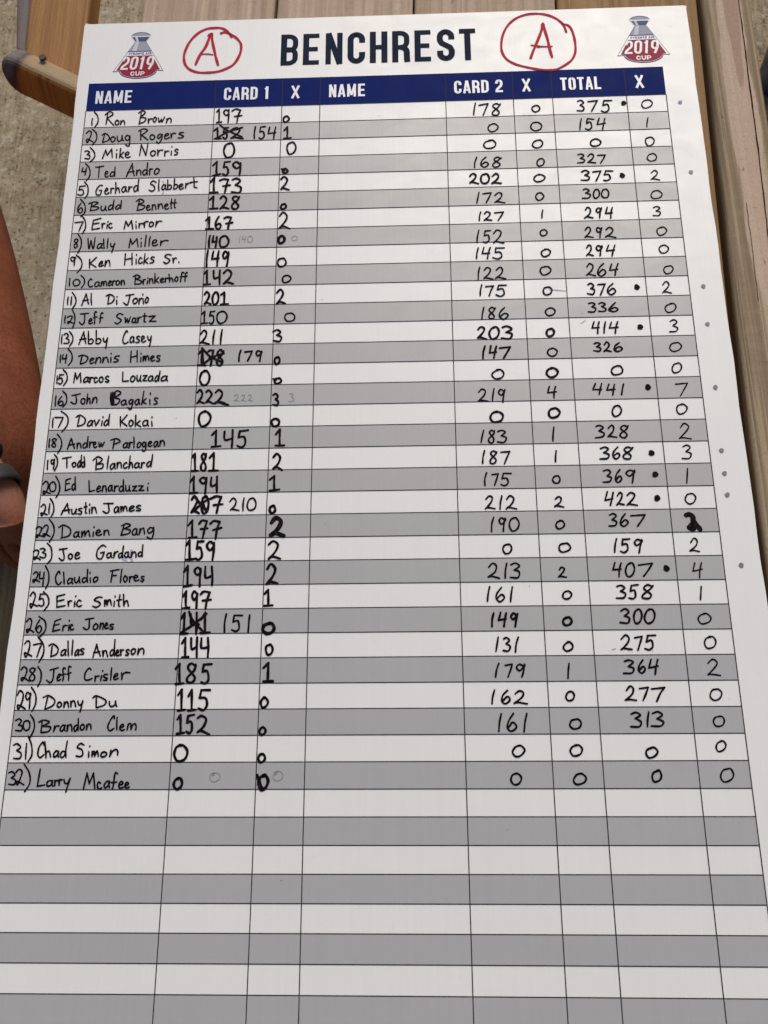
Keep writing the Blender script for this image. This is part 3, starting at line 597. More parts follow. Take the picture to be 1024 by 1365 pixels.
INKDATA = [["handwritten_name",0.062,[[[38,46],[37,66],[39,86]],[[44,7],[63,34],[67,70],[53,99]],[[112,16],[109,83]],[[100,26],[121,8],[139,23],[112,47],[112,47],[148,90]],[[165,62],[156,66],[154,79],[162,88],[171,83],[172,68],[162,60],[159,64]],[[182,64],[182,87],[182,87],[187,68],[195,63],[200,73],[202,87]],[[280,19],[274,87]],[[266,21],[285,8],[300,19],[277,46],[277,46],[305,53],[298,74],[276,82]],[[318,56],[320,83],[320,83],[321,66],[327,58],[337,58]],[[352,49],[345,54],[342,67],[349,77],[356,69],[358,56],[351,48],[348,51]],[[368,53],[373,78],[383,60],[383,60],[387,78],[398,49]],[[411,59],[409,84],[409,84],[416,61],[426,57],[432,66],[432,82]]]],
["handwritten_name",0.062,[[[16,133],[28,119],[40,129],[37,157],[25,188],[20,170],[31,170],[53,185]],[[42,109],[65,134],[69,171],[52,202]],[[107,145],[101,190]],[[95,147],[111,137],[132,158],[128,178],[103,189]],[[153,157],[143,163],[141,176],[150,189],[159,181],[162,166],[151,158],[146,159]],[[171,154],[174,176],[182,186],[194,175],[195,151],[195,151],[199,177],[205,182]],[[233,158],[220,151],[211,166],[220,180],[230,176],[234,154],[234,154],[236,186],[234,212],[222,211],[216,202]],[[285,120],[290,180]],[[276,128],[297,116],[319,126],[292,152],[292,152],[325,182]],[[347,151],[336,157],[335,171],[344,180],[355,175],[357,161],[344,151],[340,153]],[[394,153],[382,149],[372,162],[376,175],[385,167],[395,151],[395,151],[393,177],[383,200],[373,199],[368,191]],[[406,162],[421,158],[425,151],[417,146],[407,158],[408,174],[416,178],[431,170]],[[436,147],[440,174],[440,174],[441,157],[447,146],[460,148]],[[499,144],[488,143],[476,150],[489,158],[500,165],[490,174],[473,174]]]],
["handwritten_name",0.062,[[[19,239],[29,236],[42,244],[31,257],[31,257],[45,264],[43,282],[22,279]],[[42,216],[64,243],[69,274],[50,301]],[[109,283],[121,233],[121,233],[131,265],[131,265],[150,228],[150,228],[157,278]],[[176,257],[178,282]],[[176,234],[175,237]],[[194,227],[193,282]],[[210,249],[195,269],[195,269],[212,283]],[[219,262],[234,263],[237,253],[228,248],[220,258],[223,275],[233,281],[246,275]],[[291,272],[295,209],[295,209],[322,271],[322,271],[327,204]],[[357,245],[346,250],[345,264],[352,275],[364,270],[367,252],[355,244],[352,248]],[[378,240],[380,275],[380,275],[383,252],[391,243],[403,243]],[[414,248],[414,276],[414,276],[416,258],[424,250],[434,250]],[[446,249],[446,272]],[[447,223],[446,225]],[[478,243],[470,239],[463,247],[470,255],[477,262],[472,271],[462,272]]]],
["handwritten_name",0.062,[[[18,334],[14,356],[14,356],[37,353]],[[36,334],[33,353],[32,376]],[[29,310],[50,337],[56,378],[41,409]],[[98,329],[100,390]],[[80,333],[119,327]],[[130,373],[140,371],[142,361],[135,357],[131,367],[132,384],[140,390],[147,384]],[[175,365],[164,361],[156,376],[160,387],[171,383],[177,368]],[[176,334],[177,360],[178,387]],[[236,390],[259,316],[259,316],[264,352],[273,385]],[[239,366],[272,361]],[[284,355],[284,384],[284,384],[289,360],[298,354],[304,364],[306,384]],[[334,358],[323,354],[314,368],[320,383],[329,378],[336,359]],[[334,314],[334,351],[337,382]],[[346,350],[348,382],[348,382],[348,361],[353,350],[361,351]],[[386,348],[376,352],[371,370],[376,381],[389,374],[394,357],[384,348],[381,351]]]],
["handwritten_name",0.062,[[[13,441],[11,460],[11,460],[28,457],[35,480],[21,489],[7,484]],[[13,439],[40,437]],[[34,415],[52,440],[56,481],[44,508]],[[123,437],[110,437],[96,461],[98,486],[117,489],[122,464],[122,464],[110,464]],[[137,471],[148,466],[151,457],[145,453],[139,466],[140,482],[149,486],[159,478]],[[166,454],[168,482],[168,482],[168,463],[173,455],[182,455]],[[187,422],[190,451],[190,482],[190,482],[194,459],[202,453],[206,462],[210,480]],[[240,452],[229,447],[221,457],[221,471],[229,477],[236,468],[238,448],[238,448],[241,467],[246,475]],[[253,447],[254,475],[254,475],[256,459],[261,449],[269,450]],[[298,448],[286,443],[277,460],[283,475],[292,470],[298,450]],[[298,409],[297,442],[300,473]],[[384,427],[367,418],[357,435],[374,446],[379,466],[366,476],[352,469]],[[397,413],[397,444],[400,474]],[[432,446],[422,442],[415,452],[414,464],[420,470],[428,461],[430,442],[430,442],[431,459],[436,469]],[[439,415],[441,441],[442,468],[442,468],[443,449],[453,444],[460,454],[454,468],[444,466]],[[472,410],[472,438],[471,467],[471,467],[473,447],[483,441],[490,452],[482,466],[472,466]],[[499,456],[510,451],[514,443],[506,440],[497,450],[500,466],[508,469],[518,462]],[[528,436],[529,463],[529,463],[531,446],[539,437],[551,435]],[[565,408],[569,438],[570,458],[583,463]],[[551,432],[584,428]]]],
["handwritten_name",0.062,[[[29,533],[18,554],[16,576],[30,589],[40,574],[31,559],[20,573]],[[24,512],[47,542],[52,583],[34,609]],[[82,534],[77,579]],[[66,538],[90,529],[111,535],[82,554],[82,554],[115,559],[107,572],[78,576]],[[129,553],[128,569],[136,578],[146,570],[150,553],[150,553],[151,572],[156,577]],[[185,552],[174,548],[164,562],[168,575],[179,569],[186,552]],[[187,520],[186,545],[187,574]],[[221,551],[209,549],[199,563],[203,573],[215,566],[221,553]],[[223,525],[223,546],[223,570]],[[310,528],[303,582]],[[295,531],[312,519],[333,533],[309,549],[309,549],[336,557],[332,574],[307,581]],[[347,569],[359,565],[361,558],[354,555],[348,564],[350,577],[356,582],[367,577]],[[374,553],[376,581],[376,581],[377,558],[385,552],[390,562],[394,580]],[[402,549],[404,575],[404,575],[408,555],[417,548],[423,558],[427,572]],[[436,564],[446,560],[449,553],[442,549],[435,558],[437,573],[445,579],[455,573]],[[466,523],[465,551],[466,570],[468,575]],[[460,546],[471,543]],[[483,525],[481,551],[482,569],[487,572]],[[475,546],[490,544]]]],
["handwritten_name",0.062,[[[11,641],[49,637],[49,637],[41,662],[33,689]],[[41,606],[58,633],[63,671],[51,704]],[[133,620],[97,631],[97,631],[95,682],[95,682],[131,675]],[[97,651],[126,646]],[[140,649],[144,676],[144,676],[144,658],[147,650],[155,650]],[[167,657],[166,676]],[[169,639],[168,642]],[[188,653],[180,649],[174,660],[178,674],[184,676],[191,672]],[[249,682],[254,639],[254,639],[268,667],[268,667],[281,637],[281,637],[291,684]],[[304,660],[307,680]],[[303,644],[304,646]],[[319,654],[321,679],[321,679],[321,664],[328,654],[338,656]],[[341,648],[346,676],[346,676],[345,659],[349,645],[362,644]],[[380,647],[370,652],[369,666],[374,673],[385,667],[388,654],[378,648],[374,650]],[[401,644],[399,673],[399,673],[404,655],[413,644],[426,645]]]],
["handwritten_name",0.062,[[[32,735],[24,731],[18,743],[33,763],[31,776],[23,779],[19,764],[32,745],[34,734]],[[30,704],[48,733],[52,771],[40,808]],[[81,729],[91,787],[97,741],[97,741],[111,787],[115,725]],[[151,763],[143,759],[133,766],[130,781],[137,785],[146,778],[152,760],[152,760],[150,777],[155,785]],[[156,735],[159,758],[163,785]],[[177,733],[177,758],[178,785]],[[192,759],[195,775],[204,776],[212,760],[212,760],[205,791],[201,808]],[[281,784],[285,736],[285,736],[295,767],[295,767],[315,737],[315,737],[324,781]],[[337,758],[338,781]],[[336,736],[335,738]],[[358,720],[357,750],[356,779]],[[378,727],[375,752],[375,778]],[[392,762],[406,760],[410,751],[400,745],[391,756],[392,773],[403,777],[416,771]],[[430,751],[430,777],[430,777],[434,760],[446,751],[464,751]]]],
["handwritten_name",0.062,[[[31,836],[16,828],[10,837],[19,851],[31,837],[30,828],[30,828],[29,857],[29,875]],[[34,818],[60,845],[65,882],[47,913]],[[100,842],[103,889]],[[131,833],[104,864],[104,864],[135,886]],[[148,871],[158,867],[163,859],[157,855],[148,866],[148,879],[156,881],[168,875]],[[176,851],[176,882],[176,882],[182,857],[191,850],[196,862],[199,881]],[[267,817],[268,877]],[[298,815],[303,876]],[[266,849],[302,841]],[[320,846],[322,872]],[[320,822],[320,826]],[[347,844],[339,840],[333,855],[335,868],[343,870],[350,863]],[[360,819],[358,873]],[[376,842],[361,859],[361,859],[377,871]],[[405,839],[396,837],[390,846],[398,852],[405,859],[400,867],[386,870]],[[484,830],[467,825],[455,837],[473,850],[479,860],[464,874],[450,865]],[[492,846],[497,871],[497,871],[497,857],[502,846],[510,847]],[[522,867],[524,870]]]],
["handwritten_name",0.062,[[[16,942],[17,964],[18,982]],[[51,948],[38,953],[34,966],[43,982],[61,977],[66,962],[56,950],[46,948]],[[68,928],[84,946],[87,972],[76,992]],[[121,952],[115,947],[106,962],[108,980],[117,989],[128,984]],[[157,968],[148,963],[138,972],[138,983],[145,989],[154,981],[157,965],[157,965],[156,979],[161,987]],[[167,963],[167,986],[167,986],[171,967],[175,963],[179,983],[179,983],[181,965],[187,962],[192,971],[193,984]],[[202,971],[209,969],[212,963],[207,959],[202,968],[202,980],[206,985],[214,978]],[[220,962],[220,984],[220,984],[221,969],[225,960],[232,962]],[[244,959],[237,964],[236,974],[242,982],[251,976],[252,965],[243,959],[241,961]],[[260,959],[261,982],[261,982],[264,962],[270,959],[274,967],[276,982]],[[324,939],[325,981]],[[314,940],[330,932],[348,943],[326,953],[326,953],[354,964],[348,978],[327,980]],[[361,957],[364,980],[364,980],[364,965],[367,957],[373,956]],[[383,964],[382,980]],[[383,948],[383,949]],[[390,954],[393,977],[393,977],[394,957],[403,953],[406,960],[410,977]],[[415,926],[418,976]],[[433,947],[420,963],[420,963],[435,974]],[[444,963],[453,960],[457,955],[450,952],[444,959],[444,970],[451,973],[459,970]],[[465,952],[466,974],[466,974],[467,961],[471,952],[480,953]],[[481,932],[484,951],[487,972],[487,972],[488,956],[494,951],[499,959],[503,972]],[[519,945],[513,951],[510,962],[517,970],[523,964],[524,951],[517,946],[516,948]],[[550,926],[544,922],[540,931],[539,955],[537,972]],[[534,946],[548,944]],[[566,926],[562,924],[558,932],[558,953],[558,970]],[[551,947],[567,943]]]],
["handwritten_name",0.062,[[[19,1040],[18,1059],[20,1079]],[[35,1040],[35,1060],[36,1082]],[[35,1015],[53,1043],[57,1071],[45,1100]],[[86,1085],[101,1025],[101,1025],[109,1052],[117,1078]],[[89,1061],[115,1056]],[[125,1023],[127,1053],[132,1082]],[[209,1038],[207,1081]],[[195,1039],[212,1031],[234,1045],[229,1070],[208,1080]],[[247,1061],[249,1082]],[[247,1043],[247,1046]],[[307,1037],[302,1076],[295,1087],[280,1075]],[[289,1038],[325,1032]],[[336,1053],[326,1059],[323,1070],[330,1082],[341,1074],[344,1060],[334,1053],[331,1055]],[[352,1055],[352,1083],[352,1083],[354,1065],[359,1055],[366,1055]],[[369,1057],[373,1082]],[[366,1032],[367,1037]],[[388,1049],[383,1054],[380,1069],[385,1079],[392,1072],[394,1057],[387,1050],[385,1053]]]],
["handwritten_name",0.062,[[[16,1136],[15,1154],[17,1174]],[[25,1145],[38,1138],[48,1142],[44,1158],[33,1177],[30,1167],[38,1168],[59,1176]],[[44,1106],[58,1133],[62,1170],[55,1200]],[[105,1129],[107,1169],[98,1184],[84,1171]],[[86,1129],[123,1126]],[[128,1169],[138,1165],[141,1158],[135,1154],[128,1164],[130,1177],[136,1180],[145,1175]],[[159,1122],[153,1118],[150,1129],[154,1159],[155,1180]],[[147,1149],[163,1145]],[[190,1128],[184,1125],[180,1135],[180,1160],[179,1177]],[[175,1153],[191,1149]],[[283,1137],[265,1131],[254,1145],[271,1159],[277,1168],[261,1183],[248,1176]],[[294,1152],[298,1178],[305,1158],[305,1158],[311,1178],[318,1150]],[[345,1159],[335,1155],[329,1162],[328,1174],[333,1179],[341,1174],[344,1156],[344,1156],[344,1172],[347,1181]],[[353,1153],[354,1179],[354,1179],[356,1163],[362,1152],[369,1152]],[[383,1133],[384,1150],[383,1173],[390,1176]],[[375,1146],[395,1146]],[[403,1149],[432,1146],[432,1146],[407,1174],[407,1174],[438,1174]]]],
["handwritten_name",0.062,[[[11,1233],[11,1256],[13,1278]],[[20,1233],[30,1226],[40,1240],[31,1251],[31,1251],[45,1260],[43,1276],[24,1276]],[[43,1217],[60,1241],[62,1267],[51,1292]],[[93,1283],[110,1220],[110,1220],[116,1251],[125,1280]],[[95,1259],[124,1255]],[[131,1219],[134,1254],[137,1281],[137,1281],[137,1264],[148,1257],[158,1267],[152,1280],[137,1281]],[[166,1214],[170,1252],[171,1280],[171,1280],[172,1261],[184,1256],[193,1268],[185,1281],[171,1281]],[[202,1254],[207,1271],[215,1272],[222,1253],[222,1253],[220,1287],[218,1307]],[[312,1227],[306,1219],[295,1247],[294,1272],[304,1285],[318,1276]],[[343,1254],[335,1249],[327,1260],[327,1273],[333,1279],[341,1271],[342,1252],[342,1252],[343,1269],[346,1279]],[[370,1251],[362,1248],[355,1256],[362,1263],[370,1271],[364,1279],[353,1278]],[[378,1264],[388,1261],[390,1252],[382,1248],[378,1260],[381,1274],[389,1278],[398,1272]],[[405,1249],[410,1267],[418,1266],[422,1249],[422,1249],[420,1283],[417,1300]]]],
["handwritten_name",0.062,[[[15,1335],[15,1352],[17,1373]],[[26,1335],[24,1355],[24,1355],[44,1353]],[[42,1334],[41,1353],[41,1375]],[[46,1305],[65,1330],[69,1363],[56,1388]],[[114,1344],[109,1380]],[[98,1343],[118,1338],[141,1350],[133,1372],[110,1382]],[[154,1366],[165,1362],[168,1356],[161,1353],[153,1362],[154,1376],[161,1380],[170,1374]],[[180,1351],[178,1380],[178,1380],[185,1358],[192,1350],[201,1360],[201,1376]],[[211,1352],[211,1378],[211,1378],[217,1356],[226,1351],[232,1361],[236,1375]],[[246,1352],[248,1376]],[[246,1332],[246,1335]],[[284,1346],[271,1346],[263,1355],[273,1361],[281,1366],[275,1374],[261,1375]],[[336,1322],[338,1378]],[[363,1321],[368,1376]],[[337,1354],[366,1346]],[[383,1355],[384,1376]],[[381,1334],[382,1337]],[[393,1349],[395,1374],[395,1374],[399,1351],[402,1350],[406,1371],[406,1371],[408,1351],[414,1347],[418,1358],[421,1372]],[[429,1363],[438,1358],[442,1351],[434,1349],[428,1358],[431,1371],[437,1374],[447,1369]],[[470,1349],[461,1347],[456,1354],[462,1360],[469,1366],[466,1375],[455,1374]]]],
["handwritten_name",0.062,[[[12,1438],[12,1457],[13,1476]],[[23,1434],[20,1454],[20,1454],[31,1449],[37,1467],[29,1479],[20,1474]],[[22,1433],[39,1433]],[[34,1408],[52,1428],[57,1459],[44,1487]],[[89,1473],[91,1425],[91,1425],[102,1456],[102,1456],[115,1426],[115,1426],[121,1471]],[[155,1451],[145,1447],[136,1456],[133,1469],[138,1472],[149,1465],[154,1449],[154,1449],[152,1464],[156,1471]],[[160,1448],[162,1474],[162,1474],[163,1458],[168,1449],[176,1452]],[[193,1453],[185,1449],[181,1459],[184,1472],[191,1473],[197,1467]],[[215,1448],[205,1452],[204,1464],[210,1474],[219,1468],[220,1455],[212,1447],[208,1450]],[[245,1446],[237,1444],[231,1453],[238,1460],[247,1466],[244,1473],[232,1471]],[[307,1426],[310,1471],[310,1471],[336,1469]],[[356,1445],[348,1451],[345,1464],[353,1474],[363,1464],[364,1452],[355,1445],[352,1449]],[[373,1443],[374,1462],[379,1472],[387,1463],[390,1444],[390,1444],[389,1466],[394,1473]],[[401,1445],[418,1444],[418,1444],[401,1468],[401,1468],[418,1470]],[[445,1451],[436,1447],[427,1454],[426,1467],[433,1472],[441,1466],[444,1448],[444,1448],[445,1463],[448,1471]],[[472,1452],[464,1446],[455,1461],[459,1474],[466,1468],[472,1450]],[[475,1424],[474,1443],[472,1472]],[[509,1452],[498,1448],[486,1457],[483,1467],[491,1472],[504,1465],[509,1449],[509,1449],[507,1465],[512,1472]]]],
["handwritten_name",0.062,[[[16,1537],[16,1560],[18,1584]],[[42,1540],[31,1557],[30,1575],[42,1584],[52,1573],[43,1561],[33,1571]],[[43,1513],[62,1534],[66,1568],[52,1590]],[[105,1532],[111,1566],[103,1577],[86,1567]],[[88,1536],[124,1528]],[[141,1551],[133,1555],[132,1569],[141,1578],[148,1571],[148,1556],[139,1551],[137,1553]],[[158,1529],[158,1550],[158,1576],[158,1576],[162,1557],[168,1550],[171,1561],[173,1576]],[[184,1549],[182,1575],[182,1575],[188,1553],[196,1546],[202,1558],[202,1572]],[[282,1527],[272,1585]],[[272,1532],[289,1517],[307,1528],[279,1550],[279,1550],[305,1559],[296,1580],[275,1585]],[[334,1567],[324,1562],[314,1570],[315,1581],[322,1586],[330,1579],[333,1563],[333,1563],[334,1579],[338,1584]],[[364,1564],[355,1560],[347,1571],[351,1581],[359,1578],[365,1562],[365,1562],[363,1585],[359,1605],[350,1605],[345,1598]],[[393,1564],[385,1560],[375,1569],[376,1580],[382,1586],[388,1579],[392,1560],[392,1560],[394,1578],[396,1584]],[[410,1521],[405,1585]],[[423,1556],[408,1572],[408,1572],[425,1582]],[[439,1562],[442,1586]],[[440,1531],[440,1538]],[[475,1557],[465,1554],[460,1561],[467,1568],[473,1576],[470,1583],[458,1584]],[[263,1525],[263,1555],[269,1583]],[[270,1522],[270,1555],[275,1582]],[[277,1534],[277,1555],[280,1577]]]],
["handwritten_name",0.062,[[[15,1642],[15,1664],[17,1688]],[[24,1640],[59,1640],[59,1640],[52,1663],[43,1688]],[[47,1610],[78,1636],[82,1675],[61,1709]],[[132,1638],[127,1684]],[[117,1640],[135,1631],[159,1650],[154,1674],[129,1683]],[[194,1661],[185,1657],[175,1666],[171,1678],[178,1683],[186,1677],[195,1659],[195,1659],[191,1675],[193,1682]],[[201,1656],[209,1682],[209,1682],[222,1655]],[[236,1660],[234,1682]],[[238,1640],[237,1644]],[[265,1662],[255,1657],[245,1672],[250,1682],[259,1677],[266,1662]],[[266,1629],[265,1654],[267,1681]],[[315,1642],[319,1687]],[[344,1634],[321,1665],[321,1665],[348,1686]],[[366,1658],[358,1664],[356,1677],[363,1687],[372,1681],[373,1666],[364,1658],[362,1662]],[[383,1635],[385,1689]],[[404,1662],[388,1677],[388,1677],[409,1690]],[[440,1665],[430,1660],[419,1668],[418,1681],[424,1686],[436,1681],[438,1662],[438,1662],[439,1679],[444,1688]],[[456,1666],[459,1687]],[[456,1645],[455,1649]]]],
["handwritten_name",0.062,[[[11,1742],[10,1761],[12,1781]],[[37,1742],[29,1740],[23,1748],[39,1769],[37,1779],[27,1777],[24,1768],[37,1751],[41,1743]],[[42,1720],[62,1746],[66,1780],[53,1809]],[[94,1791],[106,1740],[106,1740],[115,1763],[125,1787]],[[97,1772],[124,1767]],[[134,1764],[137,1788],[137,1788],[138,1767],[146,1763],[150,1771],[154,1786]],[[179,1767],[169,1763],[161,1775],[167,1786],[175,1782],[180,1766]],[[180,1733],[180,1761],[181,1783]],[[190,1759],[191,1785],[191,1785],[192,1769],[196,1760],[204,1760]],[[208,1771],[215,1769],[217,1763],[210,1759],[207,1767],[210,1780],[216,1785],[223,1780]],[[230,1760],[235,1782],[241,1765],[241,1765],[245,1781],[254,1761]],[[298,1749],[295,1793]],[[282,1751],[307,1745],[324,1759],[298,1771]],[[358,1769],[352,1765],[341,1772],[340,1783],[345,1788],[354,1782],[359,1766],[359,1766],[356,1780],[359,1787]],[[366,1762],[366,1789],[366,1789],[368,1772],[372,1764],[378,1764]],[[383,1739],[386,1765],[387,1789]],[[412,1764],[404,1768],[401,1779],[405,1788],[414,1783],[417,1769],[410,1764],[408,1766]],[[437,1767],[429,1763],[424,1774],[428,1784],[435,1780],[438,1765],[438,1765],[440,1786],[436,1803],[427,1803],[424,1797]],[[449,1774],[459,1769],[463,1765],[457,1760],[450,1768],[450,1780],[458,1783],[466,1779]],[[491,1764],[483,1761],[475,1769],[475,1780],[480,1787],[486,1778],[490,1762],[490,1762],[491,1776],[494,1785]],[[501,1758],[500,1782],[500,1782],[505,1762],[513,1757],[519,1767],[520,1781]]]],
["handwritten_name",0.062,[[[14,1841],[14,1861],[16,1882]],[[43,1845],[32,1838],[28,1847],[35,1858],[42,1846],[42,1836],[42,1836],[43,1862],[42,1881]],[[39,1814],[54,1833],[57,1863],[48,1889]],[[96,1829],[101,1875]],[[78,1833],[115,1827]],[[132,1853],[124,1855],[124,1866],[130,1873],[138,1868],[138,1857],[130,1852],[128,1854]],[[159,1850],[154,1846],[147,1861],[150,1874],[156,1869],[160,1850]],[[160,1819],[160,1843],[160,1874]],[[176,1855],[169,1851],[165,1863],[170,1874],[175,1870],[176,1854]],[[172,1827],[176,1849],[179,1873]],[[228,1840],[229,1887]],[[213,1844],[231,1828],[253,1841],[233,1862],[233,1862],[257,1861],[256,1880],[231,1885]],[[280,1825],[278,1858],[278,1883]],[[312,1864],[301,1861],[292,1870],[292,1881],[298,1886],[305,1878],[310,1860],[310,1860],[311,1876],[314,1884]],[[320,1856],[322,1882],[322,1882],[324,1861],[333,1855],[338,1865],[340,1881]],[[363,1859],[356,1857],[349,1868],[352,1881],[360,1881],[366,1876]],[[374,1826],[374,1858],[373,1883],[373,1883],[378,1862],[383,1857],[387,1866],[389,1881]],[[417,1862],[407,1858],[399,1865],[397,1876],[404,1881],[413,1875],[416,1860],[416,1860],[416,1874],[421,1882]],[[426,1858],[428,1881],[428,1881],[429,1867],[433,1859],[441,1859]],[[469,1857],[459,1854],[450,1867],[455,1877],[462,1873],[470,1857]],[[472,1821],[471,1850],[469,1877]]]],
["handwritten_name",0.062,[[[5,1951],[15,1937],[27,1947],[27,1974],[14,1996],[10,1981],[20,1985],[42,1993]],[[48,1941],[37,1947],[35,1966],[44,1983],[59,1980],[62,1960],[53,1942],[44,1940]],[[57,1915],[75,1946],[80,1983],[68,2012]],[[123,1926],[103,1933],[103,1933],[105,1981],[105,1981],[127,1973]],[[104,1951],[120,1948]],[[146,1956],[137,1952],[133,1965],[138,1979],[144,1974],[147,1957]],[[142,1919],[145,1949],[150,1977]],[[204,1937],[211,1987],[211,1987],[233,1981]],[[242,1976],[254,1973],[256,1966],[249,1962],[244,1972],[243,1984],[251,1987],[260,1982]],[[267,1962],[267,1987],[267,1987],[270,1966],[278,1962],[282,1973],[284,1989]],[[308,1964],[301,1960],[293,1968],[293,1981],[298,1986],[304,1978],[307,1960],[307,1960],[308,1976],[312,1985]],[[319,1963],[319,1987],[319,1987],[322,1971],[327,1963],[334,1964]],[[356,1968],[347,1964],[339,1977],[345,1987],[353,1985],[357,1969]],[[354,1936],[356,1962],[360,1988]],[[366,1961],[369,1981],[374,1987],[382,1980],[382,1962],[382,1962],[384,1981],[389,1988]],[[396,1966],[414,1964],[414,1964],[397,1985],[397,1985],[417,1986]],[[423,1964],[442,1964],[442,1964],[425,1985],[425,1985],[447,1984]],[[462,1970],[463,1986]],[[464,1953],[463,1955]]]],
["handwritten_name",0.062,[[[8,2052],[18,2041],[27,2050],[27,2067],[17,2092],[11,2080],[21,2081],[39,2088]],[[45,2038],[44,2062],[46,2083]],[[44,2015],[60,2040],[65,2073],[55,2100]],[[99,2088],[121,2039],[121,2039],[127,2064],[133,2083]],[[102,2072],[135,2066]],[[143,2065],[144,2080],[151,2086],[158,2079],[162,2064],[162,2064],[161,2081],[164,2085]],[[186,2062],[179,2061],[172,2067],[179,2072],[187,2078],[184,2086],[171,2085]],[[200,2036],[203,2062],[203,2079],[209,2083]],[[195,2056],[208,2053]],[[219,2065],[221,2085]],[[218,2042],[218,2047]],[[228,2057],[231,2084],[231,2084],[232,2062],[240,2057],[246,2067],[251,2082]],[[298,2042],[304,2074],[294,2084],[278,2075]],[[278,2041],[318,2041]],[[345,2060],[336,2056],[327,2065],[327,2076],[333,2082],[340,2075],[345,2058],[345,2058],[346,2075],[348,2082]],[[353,2055],[356,2078],[356,2078],[357,2061],[361,2057],[366,2076],[366,2076],[368,2058],[374,2055],[379,2064],[382,2076]],[[392,2067],[404,2063],[410,2056],[400,2054],[392,2063],[391,2074],[402,2076],[413,2071]],[[438,2053],[428,2052],[421,2058],[430,2064],[439,2069],[435,2075],[422,2074]]]],
["handwritten_name",0.062,[[[-2,2149],[9,2140],[22,2148],[18,2166],[7,2187],[1,2177],[12,2178],[36,2185]],[[27,2147],[38,2134],[49,2141],[47,2161],[37,2185],[32,2172],[43,2174],[62,2184]],[[50,2107],[72,2137],[77,2173],[62,2208]],[[111,2145],[114,2189]],[[95,2145],[115,2135],[146,2153],[143,2181],[110,2191]],[[183,2168],[175,2165],[165,2173],[164,2183],[171,2188],[179,2182],[184,2165],[184,2165],[183,2180],[188,2187]],[[196,2164],[198,2188],[198,2188],[204,2167],[209,2164],[211,2184],[211,2184],[218,2166],[225,2161],[229,2174],[233,2186]],[[246,2165],[246,2185]],[[247,2144],[247,2147]],[[256,2171],[271,2169],[275,2162],[266,2158],[258,2166],[260,2178],[270,2182],[282,2177]],[[291,2160],[293,2181],[293,2181],[296,2163],[305,2159],[310,2167],[315,2180]],[[375,2137],[365,2183]],[[364,2141],[384,2132],[402,2140],[375,2154],[375,2154],[402,2160],[397,2175],[366,2182]],[[432,2159],[424,2154],[415,2163],[413,2176],[422,2182],[429,2174],[431,2155],[431,2155],[431,2173],[436,2182]],[[444,2154],[442,2179],[442,2179],[449,2158],[458,2153],[462,2162],[465,2177]],[[500,2153],[487,2151],[477,2163],[484,2174],[496,2167],[502,2150],[502,2150],[503,2175],[498,2198],[485,2197],[477,2191]]]],
["handwritten_name",0.062,[[[-1,2250],[9,2242],[21,2249],[18,2266],[8,2283],[2,2274],[13,2274],[32,2284]],[[27,2238],[37,2235],[48,2243],[37,2253],[37,2253],[53,2261],[48,2276],[29,2272]],[[53,2213],[73,2235],[79,2278],[64,2302]],[[123,2240],[133,2277],[126,2289],[111,2278]],[[108,2241],[141,2237]],[[160,2260],[152,2265],[150,2275],[159,2283],[166,2277],[166,2265],[157,2261],[155,2263]],[[179,2268],[191,2266],[195,2258],[187,2255],[179,2264],[180,2278],[188,2282],[199,2276]],[[305,2231],[290,2225],[271,2246],[272,2277],[291,2283],[301,2254],[301,2254],[285,2258]],[[331,2262],[323,2258],[314,2265],[314,2274],[319,2279],[328,2274],[331,2259],[331,2259],[332,2273],[336,2279]],[[344,2255],[343,2279],[343,2279],[346,2263],[351,2255],[359,2253]],[[379,2263],[370,2260],[363,2269],[367,2280],[374,2276],[379,2262]],[[380,2229],[379,2257],[381,2280]],[[404,2259],[396,2256],[389,2264],[389,2273],[395,2279],[402,2273],[403,2255],[403,2255],[404,2271],[410,2279]],[[418,2256],[416,2279],[416,2279],[423,2259],[430,2256],[436,2265],[437,2278]],[[463,2259],[453,2256],[445,2265],[450,2274],[457,2272],[463,2259]],[[462,2226],[462,2254],[463,2276]]]],
["handwritten_name",0.062,[[[10,2345],[20,2337],[29,2343],[27,2359],[16,2381],[12,2370],[22,2370],[41,2379]],[[37,2336],[38,2366],[38,2366],[58,2363]],[[55,2339],[55,2365],[56,2396]],[[57,2311],[74,2341],[78,2380],[69,2409]],[[123,2345],[117,2335],[106,2357],[110,2380],[121,2392],[132,2381]],[[137,2339],[142,2367],[145,2389]],[[178,2370],[169,2365],[160,2373],[159,2383],[163,2388],[174,2382],[178,2367],[178,2367],[177,2381],[181,2388]],[[187,2362],[188,2377],[195,2385],[202,2377],[206,2360],[206,2360],[208,2379],[212,2385]],[[239,2366],[227,2364],[219,2373],[225,2383],[234,2379],[240,2365]],[[238,2329],[239,2360],[242,2382]],[[252,2365],[255,2384]],[[249,2341],[249,2345]],[[277,2361],[268,2366],[267,2376],[271,2383],[283,2375],[284,2364],[275,2361],[271,2364]],[[344,2335],[341,2383]],[[335,2336],[370,2330]],[[342,2356],[361,2355]],[[382,2330],[381,2360],[381,2385]],[[400,2359],[394,2363],[393,2374],[400,2383],[407,2377],[407,2364],[398,2357],[397,2359]],[[417,2361],[419,2384],[419,2384],[420,2369],[424,2361],[432,2362]],[[436,2368],[448,2365],[451,2359],[442,2355],[437,2363],[439,2376],[447,2379],[457,2375]],[[478,2362],[472,2360],[467,2365],[472,2371],[478,2375],[473,2382],[465,2379]]]],
